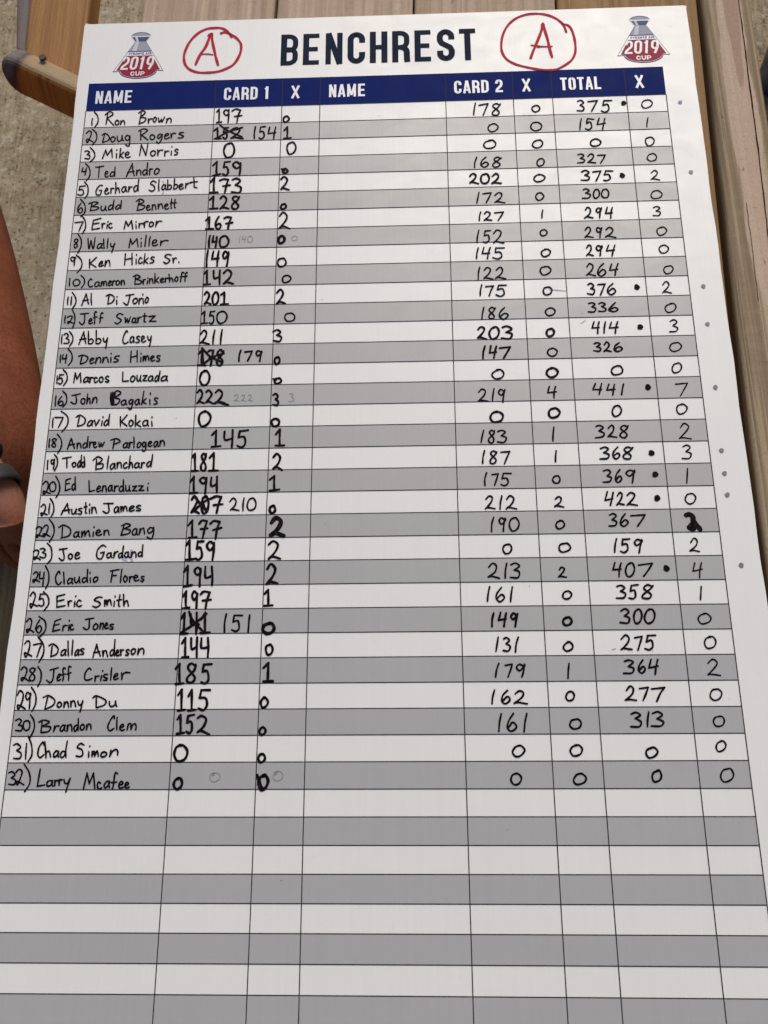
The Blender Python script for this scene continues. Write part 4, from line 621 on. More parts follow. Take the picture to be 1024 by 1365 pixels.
["handwritten_name",0.062,[[[8,2438],[17,2422],[29,2434],[27,2456],[18,2489],[12,2472],[25,2474],[43,2481]],[[51,2434],[47,2453],[47,2453],[62,2450],[69,2472],[61,2481],[48,2477]],[[49,2431],[73,2430]],[[62,2421],[83,2442],[89,2472],[73,2500]],[[153,2433],[121,2441],[121,2441],[125,2486],[125,2486],[159,2480]],[[123,2462],[151,2455]],[[169,2462],[173,2481],[173,2481],[173,2468],[176,2461],[185,2461]],[[198,2463],[198,2484]],[[200,2440],[199,2442]],[[224,2462],[214,2458],[207,2471],[210,2481],[219,2484],[228,2479]],[[310,2447],[294,2446],[278,2458],[298,2466],[305,2477],[290,2488],[274,2483]],[[322,2459],[324,2483],[324,2483],[326,2462],[330,2460],[334,2481],[334,2481],[337,2462],[343,2457],[349,2469],[352,2480]],[[363,2464],[363,2484]],[[364,2442],[364,2446]],[[384,2438],[382,2465],[382,2481],[387,2484]],[[373,2460],[393,2457]],[[399,2436],[401,2461],[404,2483],[404,2483],[407,2466],[415,2462],[419,2470],[423,2483]]]],
["handwritten_name",0.062,[[[6,2545],[16,2532],[26,2541],[26,2565],[15,2590],[10,2579],[22,2577],[41,2589]],[[60,2538],[50,2559],[48,2577],[63,2592],[72,2576],[62,2562],[50,2577]],[[55,2524],[83,2545],[88,2581],[67,2609]],[[147,2535],[124,2544],[124,2544],[119,2586],[119,2586],[148,2579]],[[120,2562],[143,2556]],[[160,2563],[160,2584],[160,2584],[162,2570],[168,2562],[176,2563]],[[184,2560],[185,2582]],[[184,2541],[183,2544]],[[200,2563],[193,2558],[191,2569],[194,2580],[201,2580],[205,2576]],[[266,2536],[268,2571],[258,2580],[244,2571]],[[250,2538],[284,2533]],[[297,2556],[289,2561],[285,2572],[292,2580],[302,2575],[304,2564],[296,2556],[292,2559]],[[314,2554],[313,2578],[313,2578],[317,2559],[323,2554],[327,2563],[325,2579]],[[333,2567],[341,2563],[343,2557],[338,2553],[334,2563],[334,2573],[340,2577],[348,2572]],[[368,2560],[360,2559],[354,2564],[361,2569],[367,2572],[365,2579],[354,2578]]]],
["handwritten_name",0.062,[[[9,2636],[19,2624],[30,2631],[30,2658],[21,2690],[13,2672],[24,2675],[44,2686]],[[47,2640],[80,2633],[80,2633],[73,2658],[66,2689]],[[61,2607],[87,2640],[91,2677],[77,2711]],[[124,2646],[123,2689]],[[111,2644],[126,2637],[149,2655],[146,2677],[125,2688]],[[182,2663],[175,2661],[165,2669],[164,2680],[169,2684],[178,2677],[183,2661],[183,2661],[181,2676],[184,2683]],[[187,2626],[191,2658],[195,2685]],[[207,2623],[208,2657],[209,2682]],[[237,2664],[231,2661],[224,2669],[221,2680],[225,2684],[232,2678],[237,2662],[237,2662],[235,2676],[237,2684]],[[257,2659],[248,2658],[243,2664],[250,2669],[256,2673],[254,2679],[243,2680]],[[296,2692],[307,2640],[307,2640],[315,2665],[326,2687]],[[297,2674],[322,2670]],[[333,2666],[338,2689],[338,2689],[338,2670],[346,2666],[351,2675],[356,2690]],[[380,2667],[372,2663],[365,2675],[370,2687],[377,2682],[382,2667]],[[380,2622],[381,2660],[384,2687]],[[390,2677],[397,2674],[399,2668],[393,2664],[390,2674],[391,2684],[397,2687],[404,2683]],[[406,2663],[410,2685],[410,2685],[409,2671],[412,2664],[419,2664]],[[442,2665],[436,2662],[430,2669],[435,2675],[441,2679],[437,2685],[428,2684]],[[461,2659],[452,2664],[451,2673],[456,2682],[466,2675],[467,2663],[459,2659],[456,2661]],[[480,2658],[478,2682],[478,2682],[486,2663],[496,2658],[502,2666],[502,2681]]]],
["handwritten_name",0.062,[[[8,2740],[18,2728],[31,2739],[29,2761],[18,2783],[12,2775],[23,2772],[46,2786]],[[65,2738],[53,2733],[44,2744],[66,2766],[63,2783],[49,2782],[47,2768],[62,2747],[66,2736]],[[75,2728],[90,2749],[93,2781],[84,2806]],[[142,2740],[142,2778],[132,2792],[117,2782]],[[126,2742],[159,2733]],[[161,2773],[168,2769],[170,2761],[164,2759],[160,2769],[160,2782],[166,2784],[174,2779]],[[188,2737],[182,2733],[179,2743],[184,2770],[183,2785]],[[176,2762],[190,2758]],[[211,2731],[203,2728],[201,2739],[205,2765],[206,2783]],[[197,2759],[213,2753]],[[293,2741],[284,2736],[271,2756],[272,2779],[286,2783],[301,2776]],[[313,2768],[314,2789],[314,2789],[315,2775],[320,2768],[329,2767]],[[339,2765],[337,2785]],[[342,2746],[341,2749]],[[363,2761],[353,2761],[347,2768],[354,2774],[363,2776],[359,2784],[348,2784]],[[377,2735],[377,2760],[377,2783]],[[389,2771],[400,2768],[404,2761],[397,2758],[390,2767],[390,2778],[397,2781],[408,2776]],[[419,2755],[422,2781],[422,2781],[424,2763],[435,2754],[453,2755]]]],
["handwritten_name",0.062,[[[5,2841],[13,2823],[28,2835],[28,2863],[17,2896],[11,2880],[23,2882],[44,2895]],[[59,2841],[45,2829],[40,2846],[49,2859],[59,2842],[58,2833],[58,2833],[59,2866],[60,2893]],[[59,2810],[79,2839],[83,2874],[72,2904]],[[129,2851],[123,2895]],[[111,2850],[132,2843],[159,2861],[153,2882],[126,2895]],[[181,2867],[174,2872],[171,2882],[179,2889],[187,2883],[188,2874],[180,2869],[177,2871]],[[198,2867],[199,2889],[199,2889],[203,2872],[210,2867],[214,2875],[218,2889]],[[224,2865],[227,2887],[227,2887],[228,2869],[236,2864],[242,2872],[246,2886]],[[253,2865],[258,2879],[267,2879],[273,2864],[273,2864],[269,2891],[266,2907]],[[326,2852],[329,2890]],[[312,2853],[326,2845],[364,2862],[361,2880],[332,2891]],[[380,2867],[382,2881],[391,2887],[403,2880],[405,2866],[405,2866],[408,2882],[412,2886]]]],
["handwritten_name",0.062,[[[11,2939],[24,2933],[34,2942],[24,2956],[24,2956],[40,2962],[38,2978],[15,2977]],[[58,2940],[46,2944],[44,2963],[55,2977],[68,2972],[70,2954],[63,2941],[54,2940]],[[67,2917],[84,2939],[89,2972],[78,3002]],[[118,2942],[118,2985]],[[105,2946],[123,2938],[147,2946],[118,2962],[118,2962],[153,2964],[148,2981],[122,2986]],[[170,2961],[168,2982],[168,2982],[172,2969],[177,2961],[187,2961]],[[213,2960],[204,2958],[195,2967],[194,2976],[199,2981],[207,2974],[212,2958],[212,2958],[210,2973],[215,2979]],[[221,2958],[222,2981],[222,2981],[225,2961],[234,2956],[239,2965],[241,2980]],[[263,2960],[256,2958],[248,2969],[253,2981],[259,2976],[265,2962]],[[262,2932],[264,2956],[266,2979]],[[282,2955],[275,2960],[274,2970],[280,2977],[288,2971],[289,2961],[281,2955],[278,2958]],[[298,2956],[299,2976],[299,2976],[303,2958],[310,2954],[315,2961],[317,2974]],[[407,2934],[402,2923],[388,2946],[383,2968],[393,2980],[408,2971]],[[417,2929],[418,2957],[420,2977]],[[432,2969],[442,2966],[446,2960],[440,2956],[432,2964],[433,2975],[441,2979],[450,2976]],[[464,2955],[461,2977],[461,2977],[465,2956],[474,2955],[476,2975],[476,2975],[482,2958],[491,2954],[496,2965],[495,2977]]]],
["handwritten_name",0.062,[[[15,3033],[28,3028],[44,3041],[30,3053],[30,3053],[49,3065],[45,3083],[21,3083]],[[66,3027],[67,3057],[69,3086]],[[69,2999],[86,3032],[92,3070],[80,3095]],[[135,3032],[130,3022],[117,3042],[116,3070],[127,3080],[140,3069]],[[138,3021],[145,3056],[149,3080],[149,3080],[149,3062],[157,3056],[163,3064],[167,3077]],[[198,3059],[189,3055],[180,3063],[179,3074],[183,3079],[192,3072],[197,3057],[197,3057],[196,3071],[199,3078]],[[226,3060],[213,3057],[205,3069],[211,3080],[220,3075],[226,3060]],[[227,3019],[225,3054],[228,3079]],[[295,3033],[280,3028],[269,3042],[288,3051],[294,3069],[284,3077],[269,3075]],[[317,3059],[318,3079]],[[319,3038],[318,3039]],[[330,3058],[331,3077],[331,3077],[334,3060],[338,3058],[342,3076],[342,3076],[346,3061],[350,3056],[354,3067],[356,3076]],[[378,3060],[369,3063],[366,3074],[373,3079],[385,3074],[388,3066],[378,3059],[374,3062]],[[404,3054],[401,3077],[401,3077],[411,3057],[425,3051],[431,3058],[432,3072]]]],
["handwritten_name",0.062,[[[9,3137],[21,3133],[35,3144],[22,3156],[22,3156],[39,3164],[36,3180],[14,3179]],[[38,3135],[48,3124],[61,3132],[58,3156],[49,3181],[43,3170],[54,3171],[74,3181]],[[67,3106],[90,3137],[97,3174],[81,3206]],[[132,3123],[128,3187],[128,3187],[157,3182]],[[186,3168],[177,3166],[166,3171],[165,3182],[171,3187],[182,3181],[186,3166],[186,3166],[185,3180],[189,3187]],[[194,3165],[196,3185],[196,3185],[196,3172],[199,3166],[205,3167]],[[210,3163],[213,3184],[213,3184],[213,3171],[215,3163],[223,3164]],[[230,3162],[235,3175],[245,3176],[254,3158],[254,3158],[246,3191],[242,3208]],[[310,3198],[318,3138],[318,3138],[331,3178],[331,3178],[344,3139],[344,3139],[354,3194]],[[376,3177],[367,3172],[363,3182],[367,3195],[374,3197],[381,3193]],[[410,3173],[401,3169],[392,3178],[390,3188],[395,3193],[404,3186],[410,3169],[410,3169],[409,3186],[412,3192]],[[438,3141],[430,3137],[427,3150],[426,3182],[423,3197]],[[418,3174],[438,3172]],[[448,3182],[458,3181],[463,3175],[456,3170],[448,3178],[449,3191],[455,3195],[465,3191]],[[472,3184],[481,3183],[484,3177],[478,3173],[472,3181],[472,3190],[480,3194],[488,3191]]]],
["handwritten_number",0.07,[[[656,28],[668,11],[668,11],[669,48],[670,88]],[[658,90],[684,87]],[[714,25],[701,16],[691,31],[703,48],[715,39],[716,15],[716,15],[717,54],[715,92]],[[732,24],[750,13],[775,20],[775,20],[764,50],[759,93]],[[746,57],[782,52]]]],
["handwritten_number",0.08,[[[650,138],[665,121],[665,121],[667,154],[668,184]],[[653,185],[685,184]],[[699,124],[696,149],[696,149],[708,148],[714,172],[706,188],[695,178]],[[699,123],[719,122]],[[733,137],[757,123],[775,137],[763,161],[735,185],[735,185],[755,181],[794,189]],[[677,106],[713,137],[788,178]],[[658,184],[721,146],[788,123]]]],
["handwritten_number",0.085,[[[731,215],[710,224],[703,262],[719,295],[746,285],[754,250],[741,215],[721,215]]]],
["handwritten_number",0.088,[[[655,339],[673,317],[673,317],[672,359],[674,393]],[[656,397],[693,389]],[[710,326],[707,352],[707,352],[722,350],[730,379],[719,398],[705,389]],[[710,322],[736,319]],[[786,337],[767,322],[751,338],[769,359],[787,346],[788,329],[788,329],[788,365],[785,400]]]],
["handwritten_number",0.088,[[[647,434],[665,409],[665,409],[664,453],[667,494]],[[649,492],[686,491]],[[692,425],[710,418],[733,421],[733,421],[725,455],[719,497]],[[709,457],[742,453]],[[752,423],[772,416],[791,431],[769,453],[769,453],[795,467],[789,496],[752,492]]]],
["handwritten_number",0.088,[[[650,533],[666,513],[666,513],[666,548],[667,582]],[[651,583],[689,581]],[[700,527],[713,513],[729,531],[723,556],[702,584],[702,584],[716,577],[742,584]],[[787,524],[770,517],[759,532],[787,566],[780,586],[762,585],[758,564],[782,538],[791,520]]]],
["handwritten_number",0.088,[[[637,646],[653,628],[653,628],[653,659],[655,693]],[[639,693],[675,693]],[[698,626],[686,652],[685,680],[697,696],[710,679],[701,665],[687,676]],[[724,637],[737,630],[757,633],[757,633],[749,662],[744,697]],[[733,666],[764,661]]]],
["handwritten_number",0.088,[[[661,730],[658,760],[660,793]],[[678,731],[674,765],[674,765],[696,761]],[[694,737],[693,764],[691,793]],[[729,733],[713,743],[709,770],[718,793],[743,786],[751,760],[738,735],[723,734]]]],
["handwritten_number",0.088,[[[656,810],[653,852],[654,898]],[[682,814],[677,856],[677,856],[709,852]],[[707,813],[704,851],[703,893]],[[755,836],[738,816],[728,838],[737,855],[753,831],[753,821],[753,821],[752,863],[748,896]]]],
["handwritten_number",0.088,[[[645,934],[658,916],[658,916],[659,955],[662,990]],[[646,990],[676,988]],[[689,919],[690,945],[696,959],[716,951]],[[718,916],[718,953],[720,990]],[[736,932],[754,915],[772,933],[763,960],[739,987],[739,987],[756,981],[783,989]]]],
["handwritten_number",0.088,[[[653,1042],[663,1028],[675,1043],[670,1066],[656,1090],[656,1090],[666,1084],[684,1092]],[[705,1030],[695,1042],[691,1068],[700,1095],[715,1084],[719,1056],[711,1033],[702,1031]],[[730,1045],[744,1032],[744,1032],[746,1066],[746,1091]],[[731,1095],[765,1093]]]],
["handwritten_number",0.07,[[[646,1143],[659,1128],[659,1128],[659,1158],[660,1188]],[[647,1190],[675,1188]],[[686,1129],[684,1153],[684,1153],[698,1151],[703,1176],[694,1193],[684,1187]],[[688,1132],[705,1129]],[[742,1130],[722,1139],[717,1166],[730,1191],[754,1183],[763,1155],[751,1134],[735,1130]]]],
["handwritten_number",0.075,[[[647,1244],[661,1225],[673,1237],[669,1262],[650,1288],[650,1288],[659,1286],[689,1295]],[[711,1225],[706,1260],[706,1294]],[[744,1224],[741,1261],[740,1295]]]],
["handwritten_number",0.088,[[[644,1343],[658,1324],[658,1324],[659,1362],[660,1397]],[[644,1398],[679,1400]],[[685,1334],[695,1327],[710,1327],[710,1327],[706,1361],[702,1401]],[[693,1364],[717,1363]],[[753,1335],[740,1324],[729,1347],[754,1378],[748,1399],[734,1399],[729,1376],[750,1348],[756,1331]],[[657,1314],[699,1359],[754,1387]],[[662,1398],[712,1359],[758,1342]],[[661,1323],[667,1391]]]],
["handwritten_number",0.085,[[[679,1429],[663,1437],[657,1472],[673,1497],[693,1488],[700,1456],[688,1430],[673,1425]]]],
["handwritten_number",0.085,[[[650,1532],[660,1519],[672,1536],[668,1558],[652,1583],[652,1583],[662,1576],[682,1584]],[[689,1531],[700,1522],[714,1540],[706,1559],[692,1580],[692,1580],[703,1576],[722,1586]],[[731,1534],[745,1521],[761,1537],[754,1561],[733,1585],[733,1585],[748,1579],[773,1585]],[[727,1586],[743,1580],[766,1587],[791,1594]]]],
["handwritten_number",0.09,[[[690,1621],[669,1634],[664,1663],[678,1693],[704,1683],[716,1652],[701,1627],[682,1624]]]],
["handwritten_number",0.085,[[[727,1735],[744,1714],[744,1714],[744,1752],[746,1788]],[[728,1790],[767,1787]],[[781,1720],[781,1751],[790,1760],[816,1752]],[[816,1713],[817,1755],[816,1792]],[[848,1718],[843,1748],[843,1748],[867,1746],[874,1776],[859,1795],[840,1787]],[[848,1720],[884,1715]]]],
["handwritten_number",0.085,[[[646,1838],[657,1820],[657,1820],[659,1858],[663,1900]],[[648,1900],[676,1899]],[[706,1830],[694,1820],[688,1838],[707,1876],[703,1898],[690,1896],[687,1874],[702,1845],[706,1822]],[[722,1841],[739,1819],[739,1819],[741,1859],[741,1899]],[[723,1900],[762,1899]]]],
["handwritten_number",0.085,[[[645,1950],[659,1925],[659,1925],[660,1962],[663,1996]],[[646,2000],[680,1998]],[[714,1940],[699,1930],[686,1943],[700,1958],[712,1948],[714,1932],[714,1932],[713,1967],[712,2002]],[[735,1931],[734,1962],[742,1970],[759,1961]],[[759,1927],[760,1963],[762,1998]]]],
["handwritten_number",0.09,[[[656,2029],[667,2013],[680,2032],[672,2058],[658,2085],[658,2085],[669,2079],[691,2090]],[[715,2017],[703,2026],[700,2061],[709,2090],[725,2081],[729,2042],[719,2017],[710,2015]],[[740,2027],[756,2016],[782,2018],[782,2018],[772,2052],[766,2089]],[[752,2055],[789,2051]],[[666,2014],[700,2054],[727,2081]],[[664,2083],[712,2038],[761,2016]],[[702,2035],[717,2074],[727,2077]]]],
["handwritten_number",0.085,[[[649,2143],[665,2121],[665,2121],[666,2159],[669,2197]],[[654,2197],[687,2195]],[[694,2137],[707,2122],[727,2126],[727,2126],[719,2162],[713,2199]],[[703,2160],[732,2157]],[[742,2137],[756,2125],[782,2129],[782,2129],[772,2159],[768,2204]],[[755,2165],[790,2155]]]],
["handwritten_number",0.09,[[[646,2229],[659,2208],[659,2208],[661,2252],[664,2293]],[[647,2292],[682,2289]],[[694,2213],[691,2245],[691,2245],[706,2241],[715,2274],[703,2292],[689,2287]],[[695,2215],[718,2213]],[[761,2225],[745,2215],[733,2233],[747,2252],[761,2237],[763,2220],[763,2220],[763,2256],[760,2294]]]],
["handwritten_number",0.085,[[[644,2344],[658,2318],[658,2318],[660,2360],[662,2401]],[[646,2406],[681,2399]],[[712,2334],[699,2325],[688,2340],[700,2357],[713,2347],[713,2331],[713,2331],[712,2367],[713,2405]],[[732,2323],[733,2360],[740,2370],[762,2361]],[[759,2323],[764,2367],[764,2400]]]],
["handwritten_number",0.085,[[[647,2446],[659,2424],[659,2424],[659,2460],[662,2496]],[[648,2496],[676,2493]],[[704,2436],[692,2426],[684,2444],[694,2462],[704,2445],[705,2435],[705,2435],[705,2466],[705,2497]],[[719,2439],[732,2427],[757,2431],[757,2431],[747,2464],[743,2499]],[[729,2465],[763,2461]]]],
["handwritten_number",0.09,[[[645,2540],[658,2516],[658,2516],[659,2559],[660,2599]],[[647,2600],[676,2599]],[[684,2520],[687,2557],[693,2566],[709,2557]],[[708,2515],[710,2561],[711,2601]],[[728,2543],[743,2516],[743,2516],[744,2555],[747,2594]],[[727,2598],[766,2596]],[[676,2510],[693,2546],[744,2597]],[[648,2596],[700,2561],[749,2519]],[[687,2536],[703,2559],[719,2563]]]],
["handwritten_number",0.085,[[[656,2639],[668,2617],[668,2617],[670,2659],[672,2694]],[[659,2695],[685,2694]],[[692,2619],[694,2653],[700,2663],[715,2653]],[[716,2615],[717,2653],[719,2694]],[[734,2619],[734,2653],[742,2659],[761,2656]],[[760,2617],[764,2657],[764,2695]]]],
["handwritten_number",0.085,[[[637,2741],[652,2721],[652,2721],[653,2759],[657,2798]],[[641,2801],[673,2798]],[[718,2731],[698,2720],[687,2739],[716,2774],[708,2794],[689,2793],[687,2775],[712,2748],[717,2724]],[[750,2724],[746,2754],[746,2754],[765,2751],[772,2783],[761,2799],[744,2795]],[[751,2725],[781,2723]]]],
["handwritten_number",0.085,[[[654,2844],[668,2823],[668,2823],[669,2864],[671,2900]],[[657,2904],[686,2901]],[[696,2849],[708,2823],[708,2823],[710,2862],[712,2904]],[[698,2904],[729,2901]],[[746,2827],[741,2855],[741,2855],[765,2857],[772,2883],[759,2903],[739,2896]],[[745,2825],[781,2825]]]],
["handwritten_number",0.085,[[[658,2938],[669,2921],[669,2921],[672,2960],[674,2988]],[[659,2993],[688,2989]],[[700,2925],[697,2951],[697,2951],[713,2947],[718,2975],[710,2991],[697,2985]],[[699,2925],[724,2920]],[[737,2934],[753,2925],[772,2938],[763,2966],[741,2987],[741,2987],[755,2982],[788,2996]]]],
["handwritten_number",0.085,[[[683,3036],[662,3043],[655,3072],[671,3096],[697,3088],[706,3060],[690,3038],[673,3035]]]],
["handwritten_number",0.09,[[[678,3158],[665,3167],[661,3185],[673,3199],[688,3192],[693,3177],[685,3159],[674,3162]]]],
["handwritten_number",0.07,[[[852,121],[848,158],[849,189]],[[877,125],[875,153],[875,153],[890,150],[897,177],[884,193],[872,186]],[[878,124],[900,121]],[[922,126],[916,163],[916,163],[953,158]],[[952,126],[946,160],[944,194]]]],
["handwritten_number",0.075,[[[834,1329],[828,1356],[828,1382]],[[853,1338],[885,1334],[885,1334],[878,1356],[867,1382]],[[928,1342],[913,1333],[904,1345],[912,1358],[928,1345],[928,1336],[928,1336],[924,1361],[922,1385]]]],
["handwritten_number",0.065,[[[820,2040],[833,2025],[846,2036],[842,2058],[824,2078],[824,2078],[831,2074],[861,2080]],[[880,2025],[877,2052],[878,2081]],[[915,2026],[902,2033],[895,2059],[904,2079],[926,2073],[932,2049],[921,2027],[910,2028]]]],
["handwritten_number",0.07,[[[830,2522],[825,2557],[826,2594]],[[863,2528],[859,2554],[859,2554],[879,2550],[885,2581],[872,2592],[855,2586]],[[864,2527],[896,2528]],[[926,2527],[924,2558],[923,2595]]]],
["pencil_note",0.02,[[[804,736],[802,752],[802,771]],[[818,736],[814,754],[814,754],[831,752]],[[831,738],[828,754],[827,770]],[[853,738],[843,744],[840,758],[847,771],[859,767],[864,753],[857,739],[849,738]]]],
["pencil_note",0.02,[[[1063,743],[1052,746],[1048,756],[1056,767],[1070,764],[1074,752],[1068,744],[1059,743]]]],
["pencil_note",0.02,[[[816,1554],[824,1544],[832,1552],[829,1563],[816,1576],[816,1576],[822,1573],[839,1577]],[[847,1554],[853,1547],[861,1552],[859,1562],[848,1575],[848,1575],[853,1574],[869,1577]],[[876,1555],[883,1547],[890,1553],[888,1564],[876,1576],[876,1576],[882,1574],[900,1578]]]],
["pencil_note",0.02,[[[1059,1548],[1069,1545],[1077,1551],[1068,1563],[1068,1563],[1080,1569],[1076,1581],[1057,1583]]]],
["pencil_note",0.018,[[[823,3139],[805,3142],[799,3157],[811,3172],[832,3167],[840,3153],[828,3140],[812,3143],[807,3151],[817,3147]]]],
["pencil_note",0.018,[[[1066,3133],[1051,3137],[1044,3155],[1055,3169],[1076,3164],[1083,3149],[1071,3135],[1057,3138],[1050,3147],[1061,3142]]]],
["handwritten_number",0.085,[[[1004,62],[992,70],[988,86],[995,99],[1009,93],[1016,78],[1008,65],[999,64]]]],
["handwritten_number",0.08,[[[994,148],[1009,126],[1009,126],[1010,160],[1009,192]],[[994,194],[1029,191]]]],
["handwritten_number",0.075,[[[1034,216],[1015,229],[1011,255],[1022,285],[1044,277],[1054,248],[1043,220],[1026,218]]]],
["handwritten_number",0.12,[[[1006,369],[997,372],[994,381],[1000,391],[1013,390],[1017,379],[1009,370],[1003,368]],[[989,370],[1002,377]]]],
["handwritten_number",0.08,[[[987,427],[1002,413],[1017,431],[1008,457],[989,483],[989,483],[1002,479],[1027,488]]]],
["handwritten_number",0.11,[[[1004,567],[996,571],[990,582],[997,593],[1011,589],[1016,578],[1010,567],[1000,567]]]],
["handwritten_number",0.075,[[[986,633],[1003,611],[1022,634],[1012,665],[986,699],[986,699],[1006,688],[1036,702]]]],
["handwritten_number",0.14,[[[1000,742],[989,748],[985,764],[992,779],[1007,775],[1014,758],[1006,742],[995,742]]]],
["handwritten_number",0.075,[[[1008,860],[991,866],[986,887],[997,905],[1017,899],[1025,881],[1015,862],[1001,861]]]],
["handwritten_number",0.07,[[[1032,951],[1015,957],[1011,975],[1020,989],[1040,983],[1050,968],[1040,954],[1026,951]]]],
["handwritten_number",0.085,[[[987,1041],[1003,1024],[1016,1043],[1008,1067],[989,1097],[989,1097],[1004,1088],[1027,1097]]]],
["handwritten_number",0.065,[[[1052,1147],[1034,1151],[1027,1169],[1039,1187],[1066,1184],[1073,1164],[1060,1148],[1045,1147]]]],
["handwritten_number",0.075,[[[977,1238],[996,1230],[1010,1243],[994,1256],[994,1256],[1015,1267],[1007,1288],[980,1284]]]],
["handwritten_number",0.11,[[[1001,1368],[992,1371],[988,1387],[995,1401],[1006,1396],[1011,1381],[1005,1367],[996,1368]]]],
["handwritten_number",0.1,[[[1006,1469],[994,1474],[990,1484],[999,1495],[1014,1492],[1022,1481],[1013,1470],[1003,1471]],[[985,1472],[997,1478]]]],
["handwritten_number",0.085,[[[987,1551],[999,1545],[1009,1558],[999,1571],[999,1571],[1011,1582],[1007,1599],[989,1596]]]],
["handwritten_number",0.09,[[[1003,1663],[988,1669],[986,1685],[995,1699],[1013,1695],[1019,1678],[1009,1665],[998,1663]]]],
["handwritten_number",0.085,[[[1006,1737],[1023,1713],[1023,1713],[1023,1753],[1024,1786]],[[1005,1789],[1044,1789]]]],
["handwritten_number",0.085,[[[999,1843],[1013,1826],[1028,1844],[1020,1873],[1000,1895],[1000,1895],[1015,1888],[1038,1902]]]],
["handwritten_number",0.085,[[[987,1945],[1006,1928],[1006,1928],[1006,1961],[1008,1992]],[[988,1994],[1030,1989]]]],
["handwritten_number",0.095,[[[1004,2063],[994,2068],[991,2080],[998,2093],[1010,2090],[1015,2077],[1009,2062],[1001,2062]]]],
["handwritten_number",0.19,[[[1001,2136],[1019,2115],[1041,2132],[1028,2164],[1000,2190],[1000,2190],[1020,2182],[1054,2194]]]],
["handwritten_number",0.08,[[[993,2231],[1011,2216],[1032,2232],[1019,2265],[995,2292],[995,2292],[1013,2283],[1043,2292]]]],
["handwritten_number",0.095,[[[991,2335],[1005,2314],[1024,2335],[1014,2368],[991,2398],[991,2398],[1009,2390],[1035,2397]]]],
["handwritten_number",0.085,[[[985,2439],[998,2422],[998,2422],[1000,2458],[1001,2489]],[[985,2489],[1018,2487]]]],
["handwritten_number",0.14,[[[1009,2562],[989,2568],[982,2587],[998,2602],[1020,2597],[1028,2580],[1019,2563],[1002,2561]]]],
["handwritten_number",0.1,[[[1014,2648],[1000,2653],[998,2671],[1007,2688],[1021,2681],[1025,2663],[1017,2647],[1009,2649]]]],
["handwritten_number",0.095,[[[991,2740],[1010,2721],[1010,2721],[1010,2757],[1010,2794]],[[992,2793],[1031,2792]]]],
["handwritten_number",0.1,[[[1001,2857],[989,2864],[986,2879],[994,2895],[1009,2887],[1014,2872],[1005,2857],[996,2855]]]],
["handwritten_number",0.1,[[[998,2969],[990,2974],[985,2987],[992,2998],[1004,2994],[1009,2982],[1002,2971],[995,2970]]]],
["handwritten_number",0.1,[[[999,3069],[989,3074],[985,3089],[993,3101],[1006,3096],[1011,3083],[1004,3072],[995,3069]]]],
["handwritten_number",0.12,[[[1011,3151],[995,3157],[990,3183],[1000,3202],[1018,3193],[1026,3170],[1015,3148],[1004,3150]],[[983,3148],[995,3180],[1008,3200]]]],
["handwritten_number",0.066,[[[1929,19],[1922,57],[1919,87]],[[1946,32],[1991,23],[1991,23],[1977,58],[1965,90]],[[2044,32],[2030,25],[2013,39],[2042,73],[2033,92],[2012,90],[2012,73],[2040,45],[2050,28]]]],
["handwritten_number",0.066,[[[2225,42],[2208,49],[2202,64],[2214,80],[2231,76],[2240,60],[2232,45],[2220,42]]]],
["handwritten_number",0.068,[[[2425,26],[2440,20],[2453,35],[2436,48],[2436,48],[2452,63],[2446,82],[2419,80]],[[2474,30],[2520,25],[2520,25],[2505,54],[2488,87]],[[2551,29],[2544,55],[2544,55],[2567,49],[2572,78],[2553,94],[2535,86]],[[2551,27],[2590,27]]]],
["handwritten_number",0.055,[[[2761,29],[2741,37],[2731,58],[2741,77],[2768,71],[2783,50],[2772,32],[2754,31]]]],
["handwritten_number",0.066,[[[2016,142],[1994,150],[1985,171],[1999,189],[2022,182],[2034,162],[2021,144],[2006,143]]]],
["handwritten_number",0.066,[[[2225,141],[2200,146],[2191,171],[2207,190],[2233,184],[2244,164],[2232,145],[2215,140]]]],
["handwritten_number",0.068,[[[2436,128],[2429,159],[2425,192]],[[2464,132],[2459,158],[2459,158],[2477,149],[2482,179],[2466,193],[2452,187]],[[2466,129],[2495,134]],[[2521,129],[2509,165],[2509,165],[2548,158]],[[2548,132],[2540,161],[2533,194]]]],
["handwritten_number",0.055,[[[2754,133],[2747,164],[2744,187]]]],
["handwritten_number",0.066,[[[1998,238],[1971,246],[1961,266],[1975,283],[2006,279],[2019,258],[2006,238],[1987,237]]]],
["handwritten_number",0.066,[[[2223,243],[2204,252],[2193,271],[2207,288],[2231,283],[2243,262],[2233,245],[2216,245]]]],
["handwritten_number",0.068,[[[2499,246],[2479,253],[2469,273],[2481,288],[2508,283],[2519,264],[2506,250],[2491,246]]]],
["handwritten_number",0.055,[[[2755,246],[2735,253],[2730,271],[2739,294],[2761,288],[2772,266],[2762,248],[2748,246]]]],
["handwritten_number",0.066,[[[1925,332],[1915,362],[1913,389]],[[1969,333],[1949,353],[1944,377],[1960,390],[1979,374],[1966,361],[1948,375]],[[2036,341],[2022,335],[2007,349],[2034,375],[2023,389],[2005,390],[2001,374],[2030,350],[2042,340]]]],
["handwritten_number",0.066,[[[2230,351],[2216,358],[2209,377],[2216,391],[2235,387],[2244,367],[2237,351],[2223,352]]]],
["handwritten_number",0.068,[[[2406,334],[2422,331],[2433,342],[2416,354],[2416,354],[2434,364],[2427,378],[2401,380]],[[2452,345],[2466,332],[2479,340],[2471,360],[2450,379],[2450,379],[2459,379],[2486,383]],[[2498,341],[2534,340],[2534,340],[2523,362],[2509,385]]]],
["handwritten_number",0.055,[[[2759,339],[2740,346],[2729,365],[2741,381],[2765,377],[2774,359],[2765,342],[2753,340]]]],
